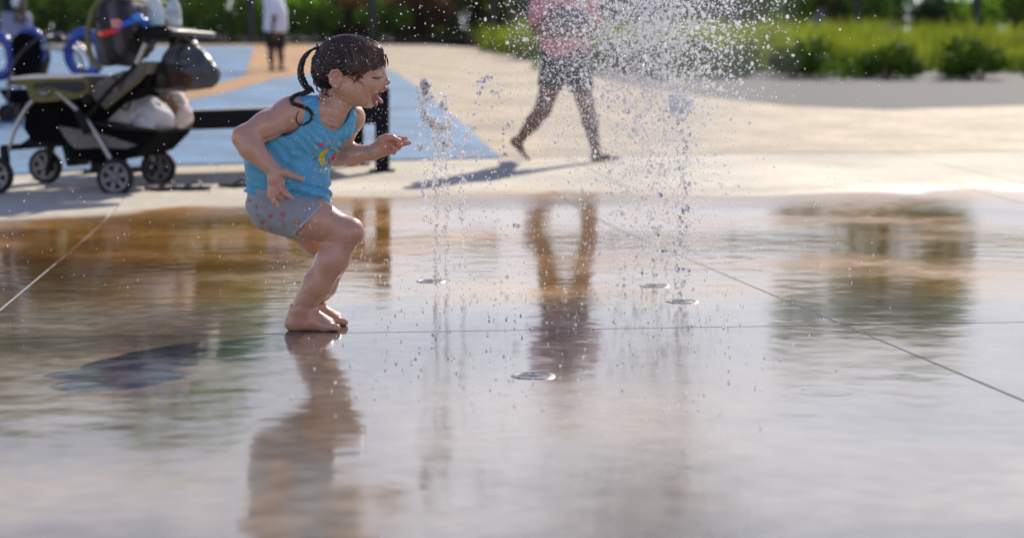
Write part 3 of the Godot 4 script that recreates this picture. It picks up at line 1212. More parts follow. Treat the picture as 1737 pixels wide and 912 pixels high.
func build_strollers() -> void:
	var alu := paint(lin(0.36, 0.36, 0.35), 0.35, {"metallic": 0.75})
	var black := paint(lin(0.008, 0.008, 0.009), 0.55, {"metallic_specular": 0.3})
	var cloth_black := fabric(lin(0.008, 0.008, 0.009), 0.95)
	cloth_black.metallic_specular = 0.15
	cloth_black.rim = 0.05
	var cloth_dark := fabric(lin(0.045, 0.05, 0.058), 0.9)
	var cloth_grey := fabric(lin(0.20, 0.19, 0.175), 0.9)
	var olive := fabric(lin(0.17, 0.165, 0.055), 0.8)
	var rubber_ := paint(lin(0.012, 0.012, 0.013), 0.7)
	var rim := paint(lin(0.17, 0.17, 0.18), 0.4, {"metallic": 0.3})
	var white := paint(lin(0.62, 0.62, 0.60), 0.35)
	var root := thing("stroller", on_ground(110, 322), "dark grey and black baby stroller with olive trim and a tall hood", "stroller")

	wheel(sp(195, 300), 0.1165, root, rim, rubber_)
	wheel(sp(195, 300, 1.0) + Vector3(0, 0.028, 0), 0.1165, root, rim, rubber_)
	wheel(sp(-8, 297), 0.112, root, rim, rubber_)
	wheel(sp(-8, 297, 1.0) + Vector3(0, 0.028, 0), 0.112, root, rim, rubber_)
	for t in [0.04, 0.96]:
		var s := Shape.new()
		var c := curve([sp(64, 160, t), sp(42, 185, t), sp(22, 220, t), sp(10, 256, t), sp(6, 270, t)])
		s.tube(c, [0.0135], 10)
		part("front_leg", s.done(), alu, root)
		s = Shape.new()
		s.tube(curve([sp(96, 156, t), sp(135, 192, t), sp(157, 222, t), sp(190, 280, t)]), [0.0155], 10)
		part("rear_leg", s.done(), alu, root)
		s = Shape.new()
		s.tube(curve([sp(140, 206, t), sp(186, 152, t), sp(230, 110, t), sp(248, 72, t), sp(276, 58, t), sp(296, 57, t)]), [0.013], 10)
		part("push_bar", s.done(), black, root)
		s = Shape.new()
		s.tube([sp(231, 108, t), sp(247, 74, t)], [0.016], 10)
		part("bar_sleeve", s.done(), alu, root)
		s = Shape.new()
		s.bar(sp(133, 186, t - 0.04), sp(150, 226, t - 0.04), 0.045, 0.055, ACROSS, 0.012)
		s.lathe(Transform3D(Basis(Vector3.RIGHT, ACROSS.normalized(), Vector3.UP), sp(150, 170, t - 0.06)), [Vector2(0.0, -0.012), Vector2(0.02, -0.012), Vector2(0.026, 0.0), Vector2(0.026, 0.03)], 14)
		part("hinge", s.done(), black, root)
		s = Shape.new()
		s.bar(sp(4, 246, t), sp(6, 284, t), 0.05, 0.04, ACROSS, 0.01)
		s.bar(sp(0, 300, t - 0.03), sp(12, 262, t - 0.03), 0.03, 0.03, ACROSS, 0.008)
		part("fork", s.done(), black, root)
	var s := Shape.new()
	s.bar(sp(6, 250, 0.0), sp(6, 250, 1.0), 0.045, 0.035, Vector3.UP, 0.01)
	part("axle", s.done(), black, root)
	s = Shape.new()
	s.bar(sp(195, 292, 0.05), sp(195, 292, 0.97), 0.03, 0.03, Vector3.UP, 0.01)
	part("axle", s.done(), black, root)
	s = Shape.new()
	s.tube(curve([sp(294, 57, 0.0), sp(302, 56, 0.12), sp(303, 56, 0.5), sp(302, 56, 0.88), sp(294, 57, 1.0)]), [0.021], 12)
	part("handle", s.done(), paint(lin(0.02, 0.02, 0.022), 0.45), root)
	part("seat", panel([[38, 170], [70, 162], [150, 162], [172, 184], [152, 204], [124, 220], [112, 240], [44, 240], [30, 218], [34, 190]], 0.13, 0.87), cloth_black, root)
	part("foot_rest", panel([[82, 242], [88, 210], [60, 205], [20, 238], [8, 246], [10, 254], [80, 250], [88, 284], [96, 284], [90, 246]], 0.30, 0.70), black, root)
	part("backrest", panel([[146, 156], [160, 138], [186, 126], [214, 118], [240, 104], [246, 108], [240, 124], [228, 138], [200, 160], [172, 182], [160, 176]], 0.10, 0.90), cloth_grey, root)
	for t in [0.10, 0.90]:
		s = Shape.new()
		s.tube(curve(sps([[246, 108], [240, 124], [228, 139], [200, 161], [172, 183]], t), 4), [0.009], 8)
		part("piping", s.done(), olive, root)
	part("recline_pouch", panel([[172, 184], [200, 162], [230, 138], [240, 126], [238, 142], [226, 157], [212, 167], [188, 173], [160, 204], [150, 206]], 0.14, 0.86), cloth_black, root)
	# hood: a domed fan, olive at the edge
	var hood := [[150, 84], [149, 58], [153, 32], [163, 10], [180, -5], [200, -9], [218, 0], [229, 16], [234, 36], [228, 56], [208, 82], [186, 106], [170, 114], [157, 104]]
	var c := Clay.new(sp(130, 130, -0.25), sp(255, -25, 1.25), 0.012)
	var mid := sp(188, 48, 0.5)
	for e in [[190, 22, 0.118], [186, 45, 0.122], [178, 72, 0.096], [168, 98, 0.048], [200, 30, 0.11]]:
		c.cone(sp(e[0], e[1], 0.20), sp(e[0], e[1], 0.80), e[2], e[2], 0.05)
	c.ruffle(func(p: Vector3) -> float: return 0.004 * sin(p.y * 60.0 + p.x * 90.0) + 0.003 * grain.get_noise_3dv(p * 20.0))
	var out := lists()
	c.net(out, Transform3D.IDENTITY, func(p: Vector3) -> Color:
		var k := sp(190, 50, 0.0)
		var stripe := sin((p.x - k.x) * 52.0 + (p.y - k.y) * 9.0)
		return Color(0.03, 0.034, 0.042) if stripe < 0.2 else Color(0.085, 0.09, 0.10))
	part("hood", meshed(out), tinted(0.85), root)
	s = Shape.new()
	for t in [0.06, 0.94]:
		s.tube(curve(sps([hood[12], hood[13], hood[0], hood[1], hood[2], hood[3], hood[4], hood[5], hood[6]], t), 4), [0.017], 8)
	for e in [2, 4, 6, 8]:
		s.tube([sp(hood[e][0], hood[e][1], 0.06), sp(hood[e][0], hood[e][1], 0.94)], [0.013], 8)
	part("hood_trim", s.done(), olive, root)
	# child's tray
	var tray := panel([[26, 134], [60, 130], [142, 129], [150, 138], [149, 156], [138, 165], [112, 169], [72, 173], [56, 172], [50, 164], [46, 148], [28, 142]], 0.02, 0.98)
	var tr := part("tray", tray, olive, root)
	part("tray_top", panel([[20, 131], [60, 126], [140, 125], [146, 129], [140, 132], [60, 133.5], [22, 135]], 0.0, 1.0), white, tr)
	part("tray_band", panel([[58, 142], [90, 139], [144, 139], [144, 153], [128, 157], [104, 152], [84, 146], [60, 150]], 0.005, 0.5), cloth_dark, tr)
	var ax := -ACROSS.normalized()
	var rx := Vector3(ax.z, 0, -ax.x)
	s = Shape.new()
	s.lathe(Transform3D(Basis(rx * 0.036, ax, Vector3.UP * 0.016), sp(77, 157.5, 0.0)), [Vector2(1.0, 0.0), Vector2(0.95, 0.006), Vector2(0.0, 0.008)], 24)
	var badge := part("badge", s.done(), paint(lin(0.05, 0.05, 0.09), 0.3), tr)
	var txt := text_shape("chicco", 40, 0.00042)
	s = Shape.new()
	for q in txt:
		s.v(sp(77, 157.5, 0.0) + ax * 0.0095 + rx * q.x + Vector3.UP * q.y, ax)
	part("lettering", s.done(), paint(lin(0.6, 0.6, 0.65), 0.4), badge)
	# parent's tray under the handle
	var pt := part("parent_tray", panel([[206, 50], [224, 44], [276, 46], [288, 53], [284, 62], [262, 67], [226, 64], [212, 59]], 0.14, 0.86), black, root)
	for t in [0.3, 0.68]:
		s = Shape.new()
		s.lathe(Transform3D(Basis.IDENTITY, sp(256, 46, t)), [Vector2(0.045, -0.01), Vector2(0.048, 0.012), Vector2(0.043, 0.012), Vector2(0.04, -0.005), Vector2(0.0, -0.005)], 20)
		part("cup_holder", s.done(), paint(lin(0.03, 0.03, 0.033), 0.4), pt)
	s = Shape.new()
	s.bar(sp(222, 62, 0.2), sp(226, 100, 0.2), 0.03, 0.05, ACROSS, 0.01)
	part("strut", s.done(), black, root)
	for e in [[[186, 128], [196, 140], [182, 160]], [[206, 120], [210, 134], [196, 152]]]:
		s = Shape.new()
		var pts := []
		for k in e:
			pts.append(sp(k[0], k[1], 0.07))
		s.tube(curve(pts, 4), [0.006], 6)
		part("harness_strap", s.done(), paint(lin(0.05, 0.05, 0.055), 0.8), root)
	s = Shape.new()
	s.box(Transform3D(Basis.IDENTITY, sp(190, 150, 0.07)), Vector3(0.04, 0.03, 0.012), 0.005)
	part("buckle", s.done(), paint(lin(0.25, 0.25, 0.26), 0.4), root)
	# basket
	part("basket", panel([[84, 208], [150, 206], [214, 218], [264, 221], [258, 230], [230, 258], [208, 267], [150, 276], [124, 268], [110, 248], [96, 228]], 0.10, 0.90), cloth_black, root)
	part("basket_band", panel([[92, 214], [150, 222], [200, 238], [226, 246], [206, 252], [168, 250], [120, 252], [108, 240]], 0.085, 0.12), cloth_grey, root)
	part("basket_edge", panel([[150, 204], [214, 214], [266, 219], [264, 224], [214, 221], [150, 211]], 0.06, 0.94), black, root)
	part("brake_box", panel([[137, 268], [160, 266], [166, 300], [157, 302], [152, 292], [138, 290]], 0.2, 0.7), black, root)

	# things the stroller carries
	var bottle := thing("water_bottle", sv(266, 44, 0.35), "clear plastic bottle with aqua liquid at the bottom, left one on the stroller tray", "bottle")
	var clear := paint(Color(0.86, 0.92, 0.95, 0.42), 0.08, {"transparency": BaseMaterial3D.TRANSPARENCY_ALPHA, "cull_mode": BaseMaterial3D.CULL_DISABLED})
	s = Shape.new()
	var bx := Transform3D(Basis.IDENTITY, sv(266, 46, 0.35))
	s.lathe(bx, [Vector2(0.0, 0.0), Vector2(0.058, 0.0), Vector2(0.062, 0.012), Vector2(0.061, 0.06), Vector2(0.054, 0.10), Vector2(0.050, 0.12), Vector2(0.036, 0.155), Vector2(0.016, 0.18), Vector2(0.014, 0.2)], 24)
	part("shell", s.done(), clear, bottle)
	s = Shape.new()
	s.lathe(bx, [Vector2(0.0, 0.003), Vector2(0.056, 0.004), Vector2(0.0585, 0.014), Vector2(0.058, 0.058), Vector2(0.0, 0.058)], 24)
	part("liquid", s.done(), paint(lin(0.25, 0.60, 0.66), 0.1, {"backlight_enabled": true, "backlight": Color(0.4, 0.7, 0.7)}), bottle)
	s = Shape.new()
	s.lathe(bx, [Vector2(0.018, 0.195), Vector2(0.018, 0.22), Vector2(0.0, 0.222)], 16)
	part("cap", s.done(), white, bottle)
	bottle = thing("water_bottle", sv(298, 44, 0.5), "clear plastic bottle with a white label, right one on the stroller tray", "bottle")
	bx = Transform3D(Basis.IDENTITY, sv(298, 46, 0.5))
	s = Shape.new()
	s.lathe(bx, [Vector2(0.0, 0.0), Vector2(0.044, 0.0), Vector2(0.048, 0.01), Vector2(0.047, 0.05), Vector2(0.049, 0.06), Vector2(0.047, 0.10), Vector2(0.042, 0.125), Vector2(0.022, 0.16), Vector2(0.014, 0.17), Vector2(0.014, 0.185)], 24)
	part("shell", s.done(), clear, bottle)
	s = Shape.new()
	s.lathe(bx, [Vector2(0.049, 0.008), Vector2(0.0495, 0.05)], 24)
	part("label", s.done(), paint(lin(0.75, 0.75, 0.76), 0.5), bottle)
	s = Shape.new()
	s.lathe(bx, [Vector2(0.0495, 0.07), Vector2(0.0485, 0.10)], 24)
	part("label", s.done(), paint(lin(0.45, 0.47, 0.5), 0.5), bottle)
	s = Shape.new()
	s.lathe(bx, [Vector2(0.018, 0.182), Vector2(0.018, 0.205), Vector2(0.0, 0.207)], 16)
	part("cap", s.done(), white, bottle)
	var jar := thing("yellow_jar", sv(283, 44, 0.45), "small yellow tub between the two bottles on the stroller tray", "tub")
	s = Shape.new()
	s.lathe(Transform3D(Basis.IDENTITY, sv(283, 46, 0.45)), [Vector2(0.0, 0.0), Vector2(0.02, 0.0), Vector2(0.023, 0.036), Vector2(0.0, 0.038)], 14)
	part("body", s.done(), paint(lin(0.55, 0.33, 0.04), 0.5), jar)
	s = Shape.new()
	s.lathe(Transform3D(Basis.IDENTITY, sv(283, 46, 0.45) + Vector3(0, 0.037, 0)), [Vector2(0.024, 0.0), Vector2(0.024, 0.01), Vector2(0.0, 0.011)], 14)
	part("lid", s.done(), white, jar)
	var toy := thing("water_toy", sv(220, 44, 0.3), "bright blue plastic water squirter lying on the stroller tray", "toy")
	var blue := paint(lin(0.02, 0.11, 0.60), 0.25)
	s = Shape.new()
	s.tube(curve([sv(198, 50, -0.06), sv(212, 43, -0.05), sv(234, 36, 0.0), sv(252, 37, 0.1)]), [0.014, 0.022, 0.026, 0.02], 10)
	part("barrel", s.done(), blue, toy)
	s = Shape.new()
	s.ball(sv(238, 31, -0.02), Vector3(0.035, 0.024, 0.03))
	part("tank", s.done(), paint(lin(0.05, 0.30, 0.80), 0.2), toy)
	s = Shape.new()
	s.bar(sv(246, 36, 0.06), sv(250, 47, 0.12), 0.02, 0.03, ACROSS, 0.006)
	part("grip", s.done(), blue, toy)
	toy = thing("red_toy", sv(190, 56, 0.2), "shiny red plastic toy hanging over the stroller tray edge", "toy")
	s = Shape.new()
	s.tube(curve([sv(174, 58, -0.07), sv(184, 57, -0.07), sv(197, 53, -0.07), sv(210, 49, -0.04)]), ramp_radii(19, [0.018, 0.022, 0.016, 0.010]), 10)
	part("body", s.done(), paint(lin(0.62, 0.03, 0.025), 0.2), toy)
	s = Shape.new()
	s.ball(sv(175, 58, -0.08), Vector3(0.02, 0.02, 0.02))
	part("knob", s.done(), paint(lin(0.75, 0.15, 0.12), 0.2), toy)
	toy = thing("pink_cup", sv(198, 46, 0.6), "small pink cup behind the red toy", "cup")
	s = Shape.new()
	s.lathe(Transform3D(Basis.IDENTITY, sv(200, 48, -0.10)), [Vector2(0.0, 0.0), Vector2(0.022, 0.0), Vector2(0.028, 0.05), Vector2(0.026, 0.05), Vector2(0.02, 0.006), Vector2(0.0, 0.006)], 14)
	part("body", s.done(), paint(lin(0.62, 0.25, 0.25), 0.4), toy)
	s = Shape.new()
	s.tube(curve([sv(206, 36, -0.10), sv(211, 40, -0.10), sv(207, 46, -0.10)]), [0.004], 6)
	part("ear", s.done(), paint(lin(0.62, 0.25, 0.25), 0.4), toy)

	# see-through grey carrier bag hung from the handle
	var bag := thing("carrier_bag", sv(312, 150, 0.35), "see-through dark grey plastic bag with something red inside, hung from the stroller handle", "bag")
	var film := paint(Color(0.115, 0.12, 0.125, 0.76), 0.3, {"transparency": BaseMaterial3D.TRANSPARENCY_ALPHA, "cull_mode": BaseMaterial3D.CULL_DISABLED})
	var q := [[sv(308, 66, 0.4), sv(296, 112, 0.4), 0.035, 0.085, 0.04], [sv(318, 68, 0.4), sv(340, 112, 0.4), 0.035, 0.085, 0.04], [sv(276, 134, 0.4), sv(354, 128, 0.4), 0.068, 0.075, 0.04], [sv(262, 140, 0.4), sv(300, 138, 0.4), 0.040, 0.055, 0.03], [sv(312, 80, 0.4), sv(318, 120, 0.4), 0.05, 0.10, 0.05]]
	part("film", cloth_lump(q, 0.010, film, 0.012, func(_p: Vector3) -> Color: return Color.WHITE), film, bag)
	s = Shape.new()
	s.tube(curve([sv(296, 78, 0.35), sv(312, 62, 0.3), sv(330, 76, 0.38)]), [0.008], 6)
	part("handle_loop", s.done(), paint(lin(0.12, 0.12, 0.12), 0.5), bag)
	var goods := paint(lin(0.35, 0.03, 0.03), 0.7)
	part("contents", cloth_lump([[sv(294, 136, 0.42), sv(318, 135, 0.42), 0.036, 0.04, 0.02]], 0.012, goods, 0.01, func(_p: Vector3) -> Color: return Color.WHITE), goods, bag)

	var sack := thing("cloth_bag", sv(230, 220, 0.5), "stuffed off-white cloth bag lying in the stroller's basket", "bag")
	q = [[sv(192, 200, 0.45), sv(262, 200, 0.45), 0.075, 0.10, 0.06], [sv(215, 182, 0.5), sv(255, 180, 0.5), 0.07, 0.06, 0.05], [sv(246, 212, 0.3), sv(252, 218, 0.25), 0.055, 0.04, 0.03], [sv(180, 204, 0.4), sv(200, 206, 0.5), 0.035, 0.06, 0.04], [sv(275, 195, 0.5), sv(285, 205, 0.45), 0.06, 0.04, 0.04]]
	var linen := tinted(0.9, {"normal_enabled": true, "normal_texture": noise_tex(0.05, 4, 256, 2.0), "uv1_triplanar": true, "uv1_scale": Vector3.ONE * 5.0})
	part("body", cloth_lump(q, 0.010, linen, 0.014, func(p: Vector3) -> Color: return Color(0.58, 0.56, 0.55) * (1.0 + 0.15 * grain.get_noise_3dv(p * 9.0))), linen, sack)
	s = Shape.new()
	s.tube(curve([sv(205, 178, 0.25), sv(212, 168, 0.22), sv(222, 172, 0.22), sv(218, 184, 0.2), sv(207, 182, 0.2)]), [0.007], 6)
	part("strap", s.done(), cloth_black, sack)
	var wrap := thing("towel_bundle", sv(300, 210, 0.7), "crumpled pale pink towel stuffed at the right end of the stroller basket", "towel")
	q = [[sv(282, 165, 0.75), sv(300, 172, 0.7), 0.05, 0.055, 0.04], [sv(300, 172, 0.7), sv(312, 198, 0.6), 0.05, 0.045, 0.04], [sv(312, 198, 0.6), sv(296, 212, 0.6), 0.045, 0.03, 0.04]]
	part("cloth", cloth_lump(q, 0.010, linen, 0.018, func(p: Vector3) -> Color:
		var n := grain.get_noise_3dv(p * 6.0 + Vector3(3, 1, 0))
		return Color(0.62, 0.46, 0.41).lerp(Color(0.66, 0.64, 0.60), clampf(0.5 + n, 0, 1))), linen, wrap)
	part("lining", cloth_lump([[sv(286, 172, 0.62), sv(300, 184, 0.58), 0.03, 0.03, 0.02]], 0.010, linen, 0.01, func(_p: Vector3) -> Color: return Color(0.25, 0.14, 0.09)), linen, wrap)

	# the darker stroller behind, and three blue rings on it
	var g := on_ground(70, 205)
	var cart := thing("stroller", g, "black stroller with a curved handle, half hidden behind the olive-trimmed one", "stroller")
	var dd := -g.z
	var wq := func(x: float, y: float, z := 0.0) -> Vector3: return at(x, y, dd) + Vector3(0, 0, z)
	s = Shape.new()
	for z in [-0.2, 0.2]:
		s.tube(curve([wq.call(22, 196, z), wq.call(30, 125, z), wq.call(45, 95, z), wq.call(70, 72, z), wq.call(88, 61, z)]), [0.013], 8)
		s.tube(curve([wq.call(88, 61, z), wq.call(100, 57, z), wq.call(120, 67, z), wq.call(150, 110, z), wq.call(130, 196, z)]), [0.015], 8)
	part("frame", s.done(), paint(lin(0.09, 0.07, 0.085), 0.25, {"metallic": 0.5}), cart)
	s = Shape.new()
	s.slab([wq.call(36, 140, 0.2), wq.call(34, 66, 0.2), wq.call(48, 56, 0.2), wq.call(78, 66, 0.2), wq.call(82, 100, 0.2), wq.call(70, 140, 0.2)], Vector3(0, 0, -0.4))
	part("seat", s.done(), cloth_black, cart)
	s = Shape.new()
	s.slab([wq.call(84, 77, 0.22), wq.call(118, 82, 0.22), wq.call(118, 88, 0.22), wq.call(84, 84, 0.22)], Vector3(0, 0, -0.44))
	part("tray", s.done(), paint(lin(0.25, 0.27, 0.28), 0.3), cart)
	s = Shape.new()
	s.slab([wq.call(8, 150, 0.2), wq.call(120, 150, 0.2), wq.call(112, 176, 0.2), wq.call(24, 176, 0.2)], Vector3(0, 0, -0.4))
	part("basket", s.done(), cloth_black, cart)
	for e in [[24, 0.24], [24, -0.24], [130, 0.24], [130, -0.24]]:
		s = Shape.new()
		var cc: Vector3 = wq.call(e[0], 196, e[1])
		cc.y = rise(-cc.z) + 0.09
		var ring := []
		for k in 20:
			ring.append(cc + Vector3(cos(TAU * k / 20), sin(TAU * k / 20), 0) * 0.075)
		s.tube(ring, [0.018], 8, true)
		s.lathe(Transform3D(Basis(Vector3.RIGHT, Vector3.BACK, Vector3.DOWN), cc), [Vector2(0.06, 0.0), Vector2(0.0, 0.015)], 14)
		part("wheel", s.done(), rubber_, cart)
	var vinyl := paint(lin(0.008, 0.05, 0.30), 0.18, {"clearcoat_enabled": true, "clearcoat": 0.6, "clearcoat_roughness": 0.05})
	for e in [[6, 96, 0.130, 0.190, 0.052, 0.12, "leftmost, cut by the picture's edge"], [61, 82, 0.125, 0.165, 0.037, 0.12, "with a dark seat showing through it"], [152, 91, 0.155, 0.195, 0.054, 0.12, "half hidden by the stroller's hood"]]:
		var at_: Vector3 = wq.call(e[0], e[1], e[5])
		var r := thing("swim_ring", at_ - Vector3(0, e[3], 0), "shiny royal blue inflatable ring, %s" % e[6], "swim ring", "blue rings on the black stroller")
		s = Shape.new()
		var loop := []
		for k in 36:
			loop.append(at_ + Vector3(cos(TAU * k / 36) * float(e[2]), sin(TAU * k / 36) * float(e[3]), sin(TAU * k / 36) * 0.03))
		s.tube(loop, [e[4]], 14, true)
		part("tube", s.done(), vinyl, r)
		s = Shape.new()
		s.lathe(Transform3D(Basis(Vector3.RIGHT, Vector3(0, 0.3, 1).normalized(), Vector3.UP), at_ + Vector3(float(e[2]) * 0.7, -float(e[3]) * 0.7, float(e[4]) * 0.9)), [Vector2(0.009, 0.0), Vector2(0.009, 0.014), Vector2(0.0, 0.015)], 10)
		part("valve", s.done(), paint(lin(0.5, 0.55, 0.6), 0.3), r)

	# flip-flops left on the concrete
	var sole := paint(lin(0.02, 0.02, 0.024), 0.7)
	for e in [[278, 322, 0.30, "black flip-flop nearest the stroller's rear wheel"], [322, 321, -0.06, "black flip-flop to the right of its twin by the rear wheel"], [404, 316, 0.2, "black flip-flop lying alone behind the child's hip"]]:
		var p := on_ground(e[0], e[1])
		var f := thing("flip_flop", p, e[3], "flip-flop", "flip-flops on the concrete")
		var b := Basis(Vector3.UP, e[2])
		s = Shape.new()
		var rim_ := []
		for k in 20:
			var a := TAU * k / 20
			rim_.append(p + b * Vector3(cos(a) * 0.125, 0.004, sin(a) * (0.042 + 0.008 * cos(a))))
		s.slab(rim_, Vector3(0, 0.018, 0))
		part("sole", s.done(), sole, f)
		s = Shape.new()
		for z in [-1.0, 1.0]:
			s.tube(curve([p + b * Vector3(0.07, 0.02, 0), p + b * Vector3(0.04, 0.05, 0.02 * z), p + b * Vector3(-0.03, 0.02, 0.045 * z)]), [0.007], 6)
		part("strap", s.done(), paint(lin(0.06, 0.06, 0.07), 0.5), f)


func text_shape(what: String, size: int, pixel: float) -> Array:
	var t := TextMesh.new()
	var f := SystemFont.new()
	f.font_names = PackedStringArray(["Droid Sans"])
	f.font_weight = 700
	t.font = f
	t.text = what
	t.font_size = size
	t.pixel_size = pixel
	t.depth = 0.0
	var a := t.surface_get_arrays(0)
	var vs: PackedVector3Array = a[Mesh.ARRAY_VERTEX]
	var ids: PackedInt32Array = a[Mesh.ARRAY_INDEX] if a[Mesh.ARRAY_INDEX] else PackedInt32Array()
	var out := []
	if ids.is_empty():
		for p in vs:
			out.append(p)
	else:
		for i in ids:
			out.append(vs[i])
	return out


# ------------------------------------------------------------------ people further back
func net_of(bones: Array, cell: float, out: Array, color: Callable, carve: Variant = null, keep: Variant = null) -> Clay:
	var lo := Vector3(1e9, 1e9, 1e9)
	var hi := -lo
	for e in bones:
		var m: float = maxf(e[2], e[3]) + cell * 4
		for p in [e[0], e[1]]:
			lo = lo.min(p - Vector3(m, m, m))
			hi = hi.max(p + Vector3(m, m, m))
	var c := Clay.new(lo, hi, cell)
	for e in bones:
		if e.size() > 6:
			c.cone(e[0], e[1], e[2], e[3], e[4], false, e[5], e[6])
		else:
			c.cone(e[0], e[1], e[2], e[3], e[4])
	if carve != null:
		carve.call(c)
	c.net(out, Transform3D.IDENTITY, color, keep)
	return c


# Five fingers and a palm, lightly curled; fwd runs to the fingertips, up is the back of the hand, thumb the thumb's side.
func simple_hand(out: Array, wrist: Vector3, fwd: Vector3, up: Vector3, thumb: Vector3, s: float, color: Callable, cell := 0.005) -> void:
	fwd = fwd.normalized()
	thumb = (thumb - fwd * thumb.dot(fwd)).normalized()
	up = fwd.cross(thumb) * signf(fwd.cross(thumb).dot(up))
	var b := []
	b.append([wrist - fwd * 0.02 * s, wrist + fwd * 0.02 * s, 0.024 * s, 0.026 * s, 0.01, up, 0.75])
	b.append([wrist + fwd * 0.03 * s + thumb * 0.018 * s, wrist + fwd * 0.075 * s + thumb * 0.02 * s, 0.017 * s, 0.016 * s, 0.014, up, 0.8])
	b.append([wrist + fwd * 0.03 * s - thumb * 0.012 * s, wrist + fwd * 0.072 * s - thumb * 0.02 * s, 0.017 * s, 0.015 * s, 0.014, up, 0.8])
	for k in 4:
		var side := thumb * (0.028 - 0.0185 * k) * s
		var len: float = [0.062, 0.070, 0.065, 0.050][k] * s
		var r: float = [0.0085, 0.009, 0.0085, 0.0075][k] * s
		var p := wrist + fwd * (0.082 - 0.004 * absf(k - 1.2)) * s + side
		var q := p + (fwd - up * 0.25 + thumb * (0.16 - 0.1 * k)).normalized() * len * 0.5
		var e := q + (fwd - up * (0.7 + 0.1 * k)).normalized() * len * 0.5
		b.append([p, q, r, r * 0.92, 0.004])
		b.append([q, e, r * 0.92, r * 0.8, 0.003])
	var t0 := wrist + fwd * 0.028 * s + thumb * 0.026 * s
	var t1 := t0 + (fwd * 0.6 + thumb * 0.8).normalized() * 0.036 * s
	b.append([t0, t1, 0.012 * s, 0.010 * s, 0.008])
	b.append([t1, t1 + (fwd * 0.9 + thumb * 0.35 - up * 0.2).normalized() * 0.03 * s, 0.010 * s, 0.008 * s, 0.003])
	net_of(b, cell, out, color)


func simple_foot(out: Array, ankle: Vector3, heel: Vector3, toe: Vector3, r: float, s: float, color: Callable, side := Vector3(0, 0, 1)) -> void:
	var f := (toe - heel).normalized()
	var w := side
	var b := [[ankle, heel.lerp(ankle, 0.25), r, r * 0.95, 0.02], [heel, heel.lerp(toe, 0.35), 0.029 * s, 0.027 * s, 0.02], [heel.lerp(ankle, 0.4), heel.lerp(toe, 0.7), 0.027 * s, 0.022 * s, 0.02]]
	for k in 5:
		var z := w * (0.030 - 0.0145 * k) * s
		var p := heel.lerp(toe, 0.68) + z
		var q := toe + z * 1.1 - f * (0.0 + 0.009 * k) * s
		b.append([p, q, 0.014 * s, (0.011 if k == 0 else 0.008) * s, 0.006])
	net_of(b, 0.006, out, color)


